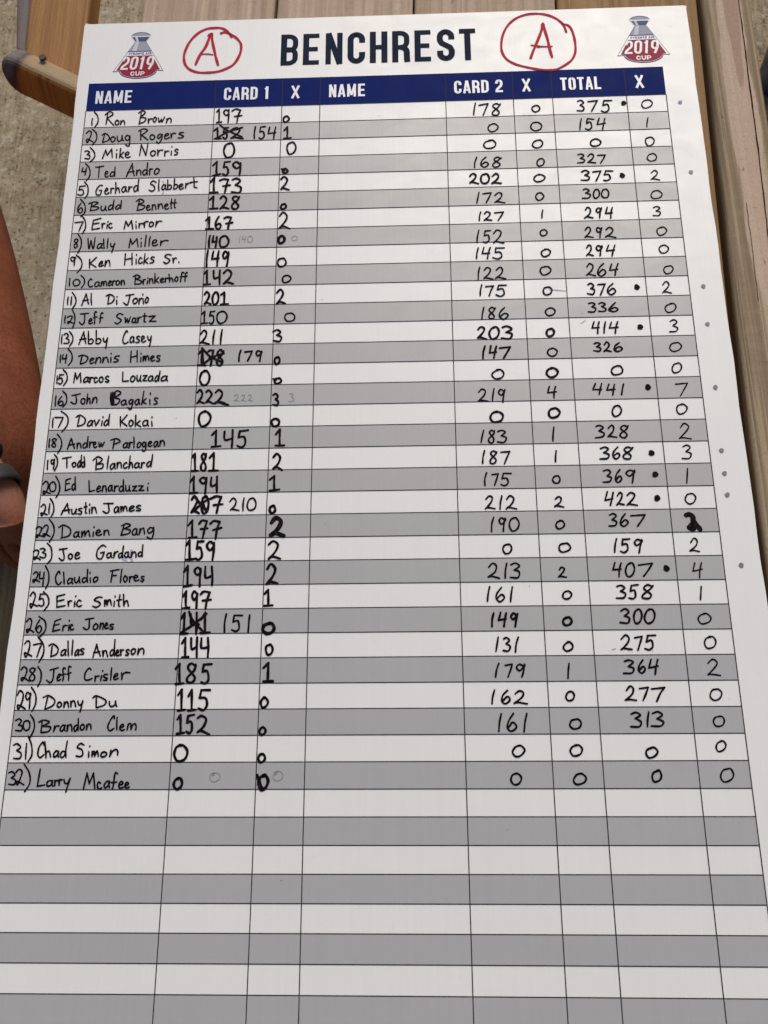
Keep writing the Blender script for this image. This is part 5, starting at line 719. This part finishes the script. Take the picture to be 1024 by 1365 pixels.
["handwritten_number",0.08,[[[1889,438],[1903,424],[1917,435],[1910,455],[1888,476],[1888,476],[1898,471],[1928,481]],[[1964,427],[1946,435],[1940,460],[1949,479],[1970,476],[1980,451],[1970,428],[1957,430]],[[1995,442],[2011,428],[2024,438],[2017,459],[1992,481],[1992,481],[2003,478],[2034,482]]]],
["handwritten_number",0.066,[[[2222,439],[2202,444],[2190,463],[2203,479],[2230,473],[2243,455],[2228,441],[2213,439]]]],
["handwritten_number",0.068,[[[2416,431],[2436,423],[2450,437],[2430,449],[2430,449],[2450,460],[2442,477],[2411,477]],[[2469,433],[2506,429],[2506,429],[2494,456],[2480,484]],[[2530,430],[2521,450],[2521,450],[2542,450],[2547,472],[2531,483],[2516,481]],[[2528,429],[2562,431]]]],
["handwritten_number",0.055,[[[2741,447],[2757,434],[2769,445],[2761,463],[2736,483],[2736,483],[2747,480],[2777,488]]]],
["handwritten_number",0.066,[[[1929,529],[1922,561],[1917,588]],[[1947,538],[1986,533],[1986,533],[1975,559],[1960,588]],[[2003,548],[2021,534],[2035,543],[2027,566],[2001,587],[2001,587],[2013,583],[2048,591]]]],
["handwritten_number",0.066,[[[2213,540],[2200,547],[2193,564],[2203,581],[2220,577],[2231,559],[2221,543],[2209,540]]]],
["handwritten_number",0.068,[[[2417,530],[2431,526],[2444,537],[2427,549],[2427,549],[2447,558],[2439,576],[2410,577]],[[2482,530],[2470,536],[2462,558],[2468,579],[2484,572],[2491,551],[2486,533],[2476,530]],[[2520,530],[2507,537],[2500,560],[2508,576],[2526,575],[2534,551],[2526,532],[2516,531]]]],
["handwritten_number",0.055,[[[2759,545],[2740,551],[2728,571],[2738,589],[2768,585],[2780,565],[2765,547],[2752,546]]]],
["handwritten_number",0.066,[[[1933,637],[1927,659],[1925,683]],[[1950,647],[1962,636],[1976,646],[1969,663],[1948,683],[1948,683],[1957,680],[1983,683]],[[1998,644],[2039,640],[2039,640],[2028,661],[2012,686]]]],
["handwritten_number",0.066,[[[2222,635],[2217,658],[2216,679]]]],
["handwritten_number",0.068,[[[2419,642],[2430,627],[2442,638],[2437,662],[2413,685],[2413,685],[2424,678],[2451,685]],[[2493,640],[2480,632],[2469,645],[2477,657],[2492,640],[2494,632],[2494,632],[2485,663],[2482,686]],[[2521,630],[2511,663],[2511,663],[2542,660]],[[2544,632],[2536,659],[2533,689]]]],
["handwritten_number",0.055,[[[2733,638],[2749,632],[2762,643],[2744,656],[2744,656],[2762,664],[2754,681],[2728,680]]]],
["handwritten_number",0.066,[[[1921,736],[1913,771],[1910,802]],[[1950,740],[1945,766],[1945,766],[1963,763],[1966,789],[1953,802],[1939,798]],[[1950,741],[1975,739]],[[1988,756],[2005,737],[2023,749],[2013,776],[1987,805],[1987,805],[1998,798],[2033,807]]]],
["handwritten_number",0.066,[[[2222,741],[2209,746],[2203,760],[2211,774],[2228,770],[2235,755],[2227,743],[2218,742]]]],
["handwritten_number",0.068,[[[2410,750],[2424,734],[2435,745],[2428,764],[2407,788],[2407,788],[2417,784],[2444,789]],[[2485,749],[2470,738],[2462,750],[2471,763],[2485,747],[2486,739],[2486,739],[2478,770],[2475,791]],[[2506,750],[2522,738],[2537,751],[2527,771],[2501,789],[2501,789],[2512,784],[2547,793]]]],
["handwritten_number",0.055,[[[2763,745],[2743,752],[2737,768],[2746,787],[2769,781],[2782,762],[2770,744],[2755,745]]]],
["handwritten_number",0.066,[[[1915,830],[1908,856],[1905,885]],[[1941,828],[1932,860],[1932,860],[1966,859]],[[1970,829],[1960,859],[1955,888]],[[1996,831],[1992,856],[1992,856],[2014,855],[2021,877],[2003,890],[1980,883]],[[1998,833],[2034,833]]]],
["handwritten_number",0.066,[[[2226,845],[2210,852],[2202,867],[2212,884],[2234,878],[2244,861],[2236,847],[2220,845]]]],
["handwritten_number",0.068,[[[2410,844],[2422,829],[2431,839],[2426,861],[2408,884],[2408,884],[2415,878],[2437,885]],[[2480,846],[2464,833],[2454,846],[2463,860],[2480,844],[2480,835],[2480,835],[2472,865],[2469,886]],[[2511,833],[2499,862],[2499,862],[2536,858]],[[2540,833],[2530,861],[2523,889]]]],
["handwritten_number",0.055,[[[2765,838],[2746,845],[2738,861],[2748,880],[2769,877],[2781,856],[2769,841],[2757,839]]]],
["handwritten_number",0.066,[[[1918,931],[1911,962],[1909,995]],[[1938,948],[1952,934],[1966,945],[1957,968],[1935,990],[1935,990],[1947,988],[1976,995]],[[1993,949],[2010,934],[2021,947],[2014,969],[1988,992],[1988,992],[2000,987],[2034,995]]]],
["handwritten_number",0.066,[[[2222,936],[2199,942],[2192,960],[2204,980],[2228,973],[2241,955],[2230,938],[2213,936]]]],
["handwritten_number",0.068,[[[2404,944],[2417,927],[2432,939],[2423,964],[2400,986],[2400,986],[2411,982],[2439,990]],[[2480,928],[2460,950],[2451,979],[2467,993],[2487,975],[2476,958],[2457,976]],[[2517,932],[2505,964],[2505,964],[2541,960]],[[2546,930],[2534,961],[2528,990]]]],
["handwritten_number",0.055,[[[2774,948],[2756,954],[2748,972],[2759,989],[2779,983],[2791,964],[2783,949],[2770,950]]]],
["handwritten_number",0.066,[[[1924,1023],[1917,1052],[1915,1079]],[[1941,1033],[1976,1030],[1976,1030],[1965,1052],[1955,1081]],[[2000,1029],[1994,1050],[1994,1050],[2017,1046],[2023,1073],[2005,1084],[1987,1076]],[[2000,1028],[2035,1028]]]],
["handwritten_number",0.066,[[[2222,1042],[2205,1048],[2200,1067],[2209,1082],[2230,1077],[2239,1059],[2230,1044],[2218,1043]]]],
["handwritten_number",0.068,[[[2402,1035],[2416,1029],[2428,1042],[2414,1055],[2414,1055],[2430,1063],[2421,1085],[2397,1080]],[[2447,1036],[2479,1034],[2479,1034],[2468,1059],[2455,1089]],[[2515,1032],[2494,1052],[2488,1075],[2503,1089],[2523,1074],[2513,1057],[2493,1072]]]],
["handwritten_number",0.055,[[[2737,1044],[2753,1028],[2764,1042],[2757,1059],[2732,1085],[2732,1085],[2743,1080],[2772,1088]]]],
["handwritten_number",0.066,[[[1929,1138],[1922,1168],[1918,1197]],[[1976,1147],[1964,1140],[1952,1154],[1973,1182],[1967,1197],[1952,1193],[1952,1179],[1972,1158],[1980,1143]],[[2022,1142],[2002,1164],[1997,1186],[2016,1201],[2036,1182],[2022,1171],[2002,1185]]]],
["handwritten_number",0.066,[[[2228,1148],[2210,1156],[2204,1171],[2213,1187],[2235,1184],[2247,1166],[2236,1151],[2223,1150]]]],
["handwritten_number",0.068,[[[2399,1131],[2415,1128],[2426,1137],[2411,1148],[2411,1148],[2428,1157],[2419,1174],[2394,1173]],[[2445,1133],[2459,1128],[2472,1138],[2455,1147],[2455,1147],[2473,1160],[2465,1172],[2441,1171]],[[2518,1129],[2497,1150],[2486,1166],[2508,1175],[2526,1165],[2513,1154],[2493,1163]]]],
["handwritten_number",0.055,[[[2767,1142],[2745,1149],[2735,1165],[2746,1185],[2772,1177],[2784,1158],[2776,1141],[2758,1141]]]],
["handwritten_number",0.08,[[[1899,1249],[1912,1237],[1927,1246],[1918,1268],[1896,1291],[1896,1291],[1909,1289],[1935,1298]],[[1974,1239],[1957,1249],[1948,1273],[1959,1298],[1982,1289],[1992,1262],[1983,1240],[1968,1239]],[[2008,1241],[2029,1236],[2049,1251],[2023,1266],[2023,1266],[2048,1274],[2038,1298],[2002,1295]]]],
["handwritten_number",0.085,[[[2223,1254],[2208,1259],[2202,1276],[2211,1291],[2229,1285],[2236,1269],[2228,1253],[2218,1254]]]],
["handwritten_number",0.068,[[[2416,1223],[2405,1254],[2405,1254],[2437,1252]],[[2438,1225],[2431,1249],[2428,1281]],[[2466,1224],[2459,1255],[2456,1280]],[[2492,1228],[2481,1256],[2481,1256],[2519,1253]],[[2520,1226],[2510,1253],[2505,1283]]]],
["handwritten_number",0.055,[[[2751,1229],[2769,1222],[2780,1234],[2761,1251],[2761,1251],[2780,1263],[2772,1279],[2744,1281]]]],
["handwritten_number",0.08,[[[1927,1332],[1918,1363],[1916,1393]],[[1953,1332],[1946,1366],[1946,1366],[1976,1363]],[[1977,1334],[1970,1360],[1964,1391]],[[1991,1344],[2038,1339],[2038,1339],[2024,1364],[2007,1393]]]],
["handwritten_number",0.066,[[[2227,1350],[2209,1355],[2201,1373],[2214,1388],[2233,1385],[2244,1366],[2234,1353],[2222,1349]]]],
["handwritten_number",0.07,[[[2409,1332],[2422,1327],[2434,1334],[2419,1347],[2419,1347],[2435,1355],[2428,1369],[2405,1366]],[[2452,1338],[2464,1325],[2473,1335],[2468,1351],[2449,1370],[2449,1370],[2459,1366],[2480,1372]],[[2518,1330],[2500,1344],[2494,1364],[2510,1372],[2529,1360],[2516,1349],[2497,1362]]]],
["handwritten_number",0.055,[[[2766,1336],[2746,1341],[2736,1362],[2748,1377],[2773,1372],[2788,1354],[2777,1336],[2758,1336]]]],
["handwritten_number",0.066,[[[1984,1449],[1964,1457],[1952,1474],[1966,1492],[1993,1488],[2004,1468],[1992,1449],[1974,1448]]]],
["handwritten_number",0.085,[[[2220,1446],[2199,1453],[2191,1473],[2206,1490],[2228,1485],[2241,1465],[2228,1448],[2211,1445]]]],
["handwritten_number",0.068,[[[2502,1442],[2483,1449],[2473,1467],[2483,1484],[2513,1479],[2522,1461],[2513,1443],[2496,1442]]]],
["handwritten_number",0.055,[[[2763,1435],[2746,1441],[2736,1463],[2743,1480],[2765,1475],[2778,1453],[2770,1434],[2755,1437]]]],
["handwritten_number",0.066,[[[1891,1555],[1905,1541],[1920,1550],[1912,1573],[1888,1597],[1888,1597],[1900,1594],[1930,1598]],[[1958,1540],[1952,1572],[1949,1598]],[[2003,1555],[1988,1544],[1977,1559],[1990,1571],[2003,1553],[2005,1546],[2005,1546],[1998,1577],[1994,1604]]]],
["handwritten_number",0.066,[[[2199,1534],[2190,1564],[2190,1564],[2227,1560]],[[2226,1535],[2218,1561],[2216,1589]]]],
["handwritten_number",0.068,[[[2399,1525],[2386,1553],[2386,1553],[2423,1553]],[[2426,1525],[2418,1551],[2412,1576]],[[2457,1529],[2446,1557],[2446,1557],[2481,1553]],[[2481,1530],[2475,1553],[2470,1581]],[[2520,1530],[2513,1555],[2508,1579]]]],
["handwritten_number",0.055,[[[2743,1535],[2795,1531],[2795,1531],[2779,1558],[2759,1590]]]],
["handwritten_number",0.08,[[[1967,1647],[1946,1656],[1937,1678],[1951,1697],[1981,1691],[1992,1669],[1980,1652],[1962,1650]]]],
["handwritten_number",0.085,[[[2216,1637],[2196,1644],[2189,1664],[2199,1681],[2224,1676],[2237,1656],[2223,1638],[2211,1637]]]],
["handwritten_number",0.068,[[[2485,1629],[2470,1638],[2461,1660],[2469,1680],[2489,1674],[2501,1652],[2492,1632],[2478,1631]]]],
["handwritten_number",0.055,[[[2763,1631],[2744,1635],[2736,1655],[2745,1675],[2769,1668],[2781,1646],[2770,1631],[2758,1628]]]],
["handwritten_number",0.066,[[[1906,1734],[1898,1764],[1893,1790]],[[1950,1741],[1940,1735],[1931,1747],[1947,1772],[1942,1792],[1929,1790],[1926,1775],[1947,1753],[1953,1737]],[[1966,1741],[1983,1736],[1998,1745],[1980,1761],[1980,1761],[2001,1770],[1991,1791],[1963,1789]]]],
["handwritten_number",0.066,[[[2207,1726],[2202,1755],[2199,1789]]]],
["handwritten_number",0.068,[[[2386,1725],[2403,1722],[2417,1732],[2398,1746],[2398,1746],[2418,1758],[2411,1773],[2380,1778]],[[2438,1735],[2453,1721],[2461,1733],[2455,1752],[2434,1774],[2434,1774],[2442,1772],[2471,1777]],[[2520,1729],[2503,1724],[2491,1738],[2514,1763],[2504,1780],[2488,1775],[2488,1761],[2513,1742],[2523,1725]]]],
["handwritten_number",0.055,[[[2743,1738],[2760,1719],[2778,1733],[2764,1757],[2734,1787],[2734,1787],[2747,1784],[2783,1790]]]],
["handwritten_number",0.066,[[[1906,1828],[1899,1856],[1896,1885]],[[1955,1836],[1942,1830],[1932,1843],[1953,1869],[1946,1885],[1931,1886],[1930,1870],[1951,1846],[1958,1835]],[[1975,1836],[2013,1834],[2013,1834],[2001,1859],[1988,1889]]]],
["handwritten_number",0.066,[[[2210,1834],[2206,1859],[2204,1884]]]],
["handwritten_number",0.068,[[[2398,1827],[2417,1821],[2430,1831],[2410,1846],[2410,1846],[2431,1855],[2423,1872],[2392,1874]],[[2471,1821],[2452,1843],[2448,1863],[2460,1875],[2476,1861],[2468,1849],[2451,1861]],[[2529,1828],[2511,1823],[2497,1836],[2522,1860],[2515,1876],[2494,1873],[2493,1859],[2522,1839],[2534,1825]]]],
["handwritten_number",0.055,[[[2744,1825],[2762,1818],[2774,1830],[2755,1847],[2755,1847],[2775,1857],[2765,1878],[2736,1878]]]],
["handwritten_number",0.066,[[[1911,1928],[1902,1957],[1902,1985]],[[1933,1937],[1960,1934],[1960,1934],[1952,1958],[1942,1985]],[[1982,1932],[1975,1956],[1975,1956],[1994,1954],[2000,1974],[1985,1987],[1969,1981]],[[1982,1932],[2014,1933]]]],
["handwritten_number",0.066,[[[2206,1946],[2193,1952],[2187,1966],[2196,1979],[2212,1977],[2218,1961],[2212,1948],[2202,1947]]]],
["handwritten_number",0.068,[[[2402,1928],[2421,1924],[2431,1935],[2416,1951],[2416,1951],[2433,1959],[2424,1976],[2397,1978]],[[2471,1924],[2455,1945],[2450,1970],[2461,1980],[2475,1965],[2468,1952],[2452,1969]],[[2533,1935],[2512,1927],[2496,1940],[2509,1953],[2529,1937],[2532,1927],[2532,1927],[2523,1962],[2518,1984]]]],
["handwritten_number",0.055,[[[2753,1923],[2748,1957],[2743,1989]]]],
["handwritten_number",0.066,[[[1904,2045],[1918,2032],[1931,2040],[1922,2063],[1900,2088],[1900,2088],[1910,2082],[1940,2088]],[[1971,2032],[1964,2060],[1961,2090]],[[1990,2048],[2004,2032],[2020,2044],[2011,2067],[1987,2090],[1987,2090],[1996,2083],[2030,2090]]]],
["handwritten_number",0.066,[[[2194,2049],[2207,2039],[2217,2047],[2212,2064],[2189,2082],[2189,2082],[2199,2079],[2226,2085]]]],
["handwritten_number",0.068,[[[2411,2021],[2399,2058],[2399,2058],[2431,2051]],[[2435,2024],[2427,2054],[2419,2080]],[[2451,2040],[2462,2025],[2471,2034],[2464,2056],[2446,2078],[2446,2078],[2454,2074],[2476,2078]],[[2492,2038],[2507,2026],[2523,2036],[2513,2055],[2488,2081],[2488,2081],[2496,2076],[2530,2082]]]],
["handwritten_number",0.055,[[[2758,2034],[2739,2039],[2729,2062],[2743,2079],[2762,2073],[2773,2052],[2764,2036],[2752,2034]]]],
["handwritten_number",0.066,[[[1933,2125],[1924,2154],[1921,2187]],[[1981,2140],[1965,2128],[1955,2141],[1965,2156],[1981,2138],[1980,2130],[1980,2130],[1973,2162],[1970,2187]],[[2024,2127],[2004,2136],[1996,2161],[2007,2186],[2028,2177],[2037,2153],[2027,2131],[2016,2128]]]],
["handwritten_number",0.066,[[[2208,2146],[2195,2150],[2188,2164],[2197,2179],[2215,2174],[2224,2160],[2216,2145],[2204,2143]]]],
["handwritten_number",0.068,[[[2412,2123],[2427,2117],[2439,2127],[2421,2143],[2421,2143],[2438,2152],[2431,2168],[2406,2170]],[[2477,2118],[2459,2141],[2454,2161],[2467,2172],[2485,2157],[2475,2144],[2459,2157]],[[2499,2127],[2557,2124],[2557,2124],[2543,2146],[2523,2172]]]],
["handwritten_number",0.2,[[[2726,2128],[2741,2124],[2751,2135],[2754,2152],[2759,2165],[2769,2178],[2776,2190]],[[2753,2139],[2749,2159],[2739,2174],[2732,2184]],[[2732,2180],[2742,2188],[2752,2182]],[[2737,2176],[2750,2169],[2752,2184],[2740,2188]]]],
["handwritten_number",0.066,[[[1987,2241],[1971,2248],[1965,2265],[1975,2282],[1993,2277],[2001,2259],[1994,2243],[1981,2244]]]],
["handwritten_number",0.066,[[[2226,2241],[2202,2246],[2195,2264],[2206,2278],[2232,2272],[2242,2258],[2231,2242],[2218,2242]]]],
["handwritten_number",0.068,[[[2432,2225],[2424,2253],[2420,2281]],[[2457,2226],[2453,2251],[2453,2251],[2471,2247],[2474,2270],[2459,2283],[2445,2278]],[[2460,2228],[2486,2226]],[[2534,2236],[2517,2229],[2504,2241],[2513,2254],[2534,2238],[2534,2230],[2534,2230],[2525,2260],[2519,2285]]]],
["handwritten_number",0.055,[[[2732,2244],[2747,2226],[2758,2239],[2750,2260],[2724,2280],[2724,2280],[2738,2278],[2762,2283]]]],
["handwritten_number",0.066,[[[1904,2338],[1921,2322],[1935,2334],[1928,2359],[1900,2379],[1900,2379],[1916,2377],[1946,2385]],[[1978,2323],[1971,2354],[1969,2384]],[[1995,2329],[2013,2322],[2029,2335],[2007,2351],[2007,2351],[2027,2359],[2021,2383],[1990,2382]]]],
["handwritten_number",0.066,[[[2190,2353],[2200,2342],[2211,2349],[2204,2363],[2186,2382],[2186,2382],[2195,2380],[2217,2384]]]],
["handwritten_number",0.068,[[[2417,2325],[2407,2355],[2407,2355],[2440,2353]],[[2442,2327],[2433,2354],[2429,2384]],[[2480,2328],[2465,2338],[2457,2364],[2466,2385],[2484,2376],[2494,2351],[2488,2329],[2476,2328]],[[2512,2337],[2568,2330],[2568,2330],[2549,2358],[2528,2384]]]],
["handwritten_number",0.055,[[[2738,2331],[2727,2365],[2727,2365],[2765,2357]],[[2765,2330],[2755,2362],[2751,2392]]]],
["handwritten_number",0.066,[[[1904,2420],[1897,2450],[1893,2479]],[[1952,2423],[1934,2446],[1929,2467],[1944,2482],[1962,2465],[1951,2452],[1934,2467]],[[1996,2421],[1990,2453],[1986,2482]]]],
["handwritten_number",0.066,[[[2217,2441],[2204,2446],[2197,2462],[2206,2473],[2223,2470],[2233,2455],[2223,2441],[2213,2442]]]],
["handwritten_number",0.068,[[[2417,2424],[2434,2420],[2447,2431],[2430,2444],[2430,2444],[2449,2454],[2440,2471],[2411,2472]],[[2476,2421],[2469,2444],[2469,2444],[2486,2441],[2488,2464],[2478,2475],[2461,2472]],[[2475,2421],[2502,2418]],[[2556,2425],[2539,2419],[2524,2434],[2550,2458],[2541,2474],[2516,2472],[2519,2459],[2547,2438],[2561,2423]]]],
["handwritten_number",0.055,[[[2753,2428],[2749,2453],[2744,2482]]]],
["handwritten_number",0.08,[[[1916,2528],[1909,2554],[1907,2582]],[[1944,2526],[1935,2557],[1935,2557],[1964,2552]],[[1966,2529],[1960,2555],[1955,2582]],[[2009,2543],[1996,2529],[1985,2543],[1993,2554],[2008,2541],[2011,2532],[2011,2532],[2004,2561],[2000,2584]]]],
["handwritten_number",0.085,[[[2213,2548],[2197,2554],[2191,2567],[2200,2580],[2218,2576],[2226,2562],[2218,2549],[2205,2548]]]],
["handwritten_number",0.07,[[[2425,2524],[2442,2516],[2455,2529],[2437,2545],[2437,2545],[2455,2553],[2448,2573],[2418,2571]],[[2493,2519],[2481,2527],[2473,2551],[2479,2575],[2496,2568],[2506,2541],[2500,2520],[2491,2519]],[[2539,2518],[2526,2528],[2515,2554],[2525,2575],[2546,2568],[2557,2543],[2550,2520],[2536,2520]]]],
["handwritten_number",0.055,[[[2757,2539],[2736,2545],[2726,2561],[2738,2579],[2765,2573],[2777,2557],[2764,2539],[2749,2538]]]],
["handwritten_number",0.066,[[[1930,2625],[1924,2656],[1919,2681]],[[1952,2632],[1963,2627],[1974,2638],[1960,2651],[1960,2651],[1976,2662],[1968,2680],[1948,2678]],[[2010,2626],[2000,2654],[1996,2684]]]],
["handwritten_number",0.066,[[[2209,2647],[2196,2653],[2186,2668],[2196,2682],[2216,2677],[2224,2663],[2214,2647],[2204,2645]]]],
["handwritten_number",0.068,[[[2416,2637],[2434,2621],[2447,2634],[2437,2656],[2413,2678],[2413,2678],[2423,2674],[2454,2678]],[[2470,2632],[2499,2627],[2499,2627],[2489,2653],[2478,2681]],[[2522,2625],[2513,2649],[2513,2649],[2534,2643],[2537,2667],[2522,2680],[2506,2675]],[[2520,2624],[2552,2623]]]],
["handwritten_number",0.055,[[[2767,2632],[2749,2637],[2740,2657],[2750,2676],[2775,2670],[2785,2649],[2776,2631],[2760,2630]]]],
["handwritten_number",0.066,[[[1928,2729],[1918,2755],[1913,2782]],[[1953,2737],[1981,2732],[1981,2732],[1972,2758],[1962,2782]],[[2028,2743],[2010,2733],[1997,2745],[2009,2758],[2028,2739],[2029,2733],[2029,2733],[2023,2763],[2016,2783]]]],
["handwritten_number",0.066,[[[2204,2731],[2199,2761],[2196,2789]]]],
["handwritten_number",0.068,[[[2421,2725],[2438,2720],[2455,2728],[2434,2745],[2434,2745],[2454,2752],[2446,2770],[2414,2771]],[[2493,2720],[2478,2740],[2473,2760],[2485,2771],[2499,2756],[2491,2745],[2476,2761]],[[2525,2718],[2514,2751],[2514,2751],[2550,2744]],[[2551,2719],[2542,2746],[2536,2776]]]],
["handwritten_number",0.055,[[[2744,2735],[2764,2719],[2780,2732],[2769,2751],[2739,2779],[2739,2779],[2752,2777],[2787,2782]]]],
["handwritten_number",0.066,[[[1907,2832],[1899,2857],[1895,2884]],[[1957,2834],[1939,2852],[1934,2874],[1947,2885],[1965,2871],[1957,2857],[1937,2874]],[[1987,2847],[2004,2836],[2019,2843],[2011,2862],[1981,2883],[1981,2883],[1996,2880],[2032,2886]]]],
["handwritten_number",0.066,[[[2202,2839],[2191,2844],[2183,2861],[2191,2874],[2208,2871],[2216,2855],[2209,2841],[2200,2841]]]],
["handwritten_number",0.068,[[[2419,2837],[2434,2821],[2446,2830],[2439,2852],[2412,2874],[2412,2874],[2425,2871],[2454,2875]],[[2470,2830],[2504,2826],[2504,2826],[2493,2850],[2480,2875]],[[2516,2832],[2567,2827],[2567,2827],[2549,2848],[2532,2879]]]],
["handwritten_number",0.055,[[[2768,2834],[2749,2838],[2738,2861],[2751,2876],[2772,2871],[2784,2850],[2774,2835],[2760,2834]]]],
["handwritten_number",0.066,[[[1929,2923],[1921,2956],[1917,2989]],[[1976,2922],[1957,2950],[1951,2975],[1965,2989],[1986,2973],[1972,2955],[1957,2973]],[[2028,2923],[2019,2957],[2014,2991]]]],
["handwritten_number",0.066,[[[2218,2945],[2199,2950],[2191,2968],[2204,2981],[2226,2977],[2235,2960],[2226,2946],[2213,2945]]]],
["handwritten_number",0.068,[[[2429,2927],[2448,2921],[2464,2931],[2443,2943],[2443,2943],[2464,2956],[2456,2974],[2424,2974]],[[2497,2919],[2490,2949],[2487,2974]],[[2510,2925],[2532,2919],[2548,2931],[2526,2945],[2526,2945],[2549,2956],[2538,2972],[2502,2972]]]],
["handwritten_number",0.055,[[[2768,2937],[2747,2942],[2739,2959],[2749,2974],[2772,2970],[2781,2952],[2774,2938],[2760,2937]]]],
["handwritten_number",0.066,[[[1991,3042],[1975,3050],[1966,3068],[1979,3083],[1998,3078],[2013,3059],[2000,3043],[1987,3043]]]],
["handwritten_number",0.066,[[[2213,3042],[2195,3048],[2186,3064],[2198,3081],[2223,3075],[2232,3056],[2221,3042],[2205,3042]]]],
["handwritten_number",0.068,[[[2497,3053],[2480,3058],[2472,3072],[2482,3089],[2504,3083],[2517,3066],[2506,3052],[2492,3052]]]],
["handwritten_number",0.055,[[[2762,3029],[2747,3035],[2738,3052],[2746,3067],[2766,3060],[2776,3044],[2769,3029],[2758,3028]]]],
["handwritten_number",0.066,[[[1980,3144],[1962,3150],[1955,3169],[1966,3185],[1985,3181],[1995,3161],[1985,3147],[1973,3145]]]],
["handwritten_number",0.066,[[[2220,3145],[2203,3151],[2191,3170],[2202,3185],[2230,3178],[2239,3161],[2226,3147],[2213,3146]]]],
["handwritten_number",0.068,[[[2512,3137],[2494,3143],[2487,3160],[2494,3176],[2514,3170],[2522,3153],[2516,3135],[2505,3137]]]],
["handwritten_number",0.055,[[[2773,3130],[2753,3136],[2742,3160],[2753,3177],[2778,3170],[2791,3152],[2783,3130],[2766,3131]]]]]
REDDATA = [[[0.13,0.14,0.14,0.07],[[[708,-430],[702,-444],[682,-470],[654,-488],[620,-491],[579,-486],[535,-460],[497,-410],[476,-351],[472,-306],[482,-265],[508,-234],[549,-216],[598,-213],[646,-217],[689,-233],[725,-258],[749,-301],[760,-346],[757,-387],[736,-420],[709,-443],[682,-459],[667,-461],[653,-456]],[[534,-266],[554,-326],[578,-371],[594,-427],[600,-450],[589,-443]],[[600,-450],[606,-453],[610,-415],[624,-351],[636,-300],[648,-259]],[[562,-327],[591,-328],[619,-322]]]],[[0.12,0.14,0.14,0.08,0.1,0.1],[[[2397,-396],[2390,-426],[2379,-452],[2350,-483],[2307,-507],[2255,-517],[2201,-513],[2152,-492],[2110,-452],[2081,-392],[2070,-327],[2074,-278],[2096,-237],[2138,-207],[2198,-185],[2249,-172],[2296,-166],[2335,-169],[2375,-191],[2412,-222],[2432,-264],[2437,-313],[2434,-362],[2424,-411],[2408,-437],[2385,-445]],[[2212,-243],[2230,-294],[2260,-369],[2276,-417],[2283,-450]],[[2284,-453],[2292,-406],[2302,-351],[2310,-285],[2318,-245]],[[2219,-321],[2240,-318],[2270,-311],[2321,-309]],[[2250,-308],[2270,-311]],[[2277,-446],[2290,-445]]]]]
DOTS = [[26.453, 0.451], [26.041, 4.571], [26.201, 10.533], [26.165, 12.54], [26.234, 15.468], [26.096, 18.512], [26.16, 19.474], [26.141, 20.519], [26.219, 23.518]]
GDOTS = [[29.165, 0.498], [29.256, 4.498], [29.161, 10.574], [29.13, 12.474], [29.123, 15.537], [29.036, 18.455], [29.039, 19.476], [29.039, 20.422], [29.231, 23.424]]
SMUDGES = [[3.842, 22.838, 3.944, 22.933, 0.12], [4.116, 22.778, 4.209, 22.924, 0.1], [4.154, 22.494, 4.133, 22.621, 0.12], [4.155, 4.195, 4.189, 4.362, 0.05], [4.215, 4.734, 4.161, 4.979, 0.06], [22.29, 10.556, 23.013, 10.639, 0.04], [23.568, 12.289, 23.801, 12.109, 0.03], [23.757, 26.778, 23.905, 26.738, 0.04]]
for kind, wd, strokes in INKDATA:
    wd *= 1.0 if kind == 'pencil_note' else 1.12 if kind == 'handwritten_name' else 1.22 if .069 < wd < .1 else 1.0 if wd >= .1 else 1.18
    writing(kind, [[(a / 100, b / 100) for a, b in st] for st in strokes], wd, PENCIL if kind == 'pencil_note' else INK)
for ws, strokes in REDDATA:
    writing('red_circled_letter', [[(a / 100, b / 100) for a, b in st] for st in strokes], 0, RED, .0005, ws)
def dot(x, y, r, m, name):
    pts = [(x + r * (1 + .12 * math.sin(3 * t + x)) * math.cos(t) * .92, y + r * (1 + .10 * math.cos(2 * t + y)) * math.sin(t)) for t in [k * math.pi / 8 for k in range(16)]]
    addp(name, [fill(pts[::-1])], m, .0006)
for x, y in DOTS: dot(x, y, .14, INK, 'marker_dot')
for i, (x, y) in enumerate(GDOTS): dot(x, y, .105, DOTB if i == 0 else DOTG, 'margin_dot')
for x0, y0, x1, y1, wd in SMUDGES: writing('smudge', [[(x0, y0), ((x0 + x1) / 2 + .03, (y0 + y1) / 2), (x1, y1)]], wd, SMUDGE, .00042)
# stray specks of ink and dirt
for k in range(26):
    x, y = hr.uniform(0, 29.5), hr.uniform(0, 39); dot(x, y, hr.uniform(.008, .022), PENCIL, 'speck')
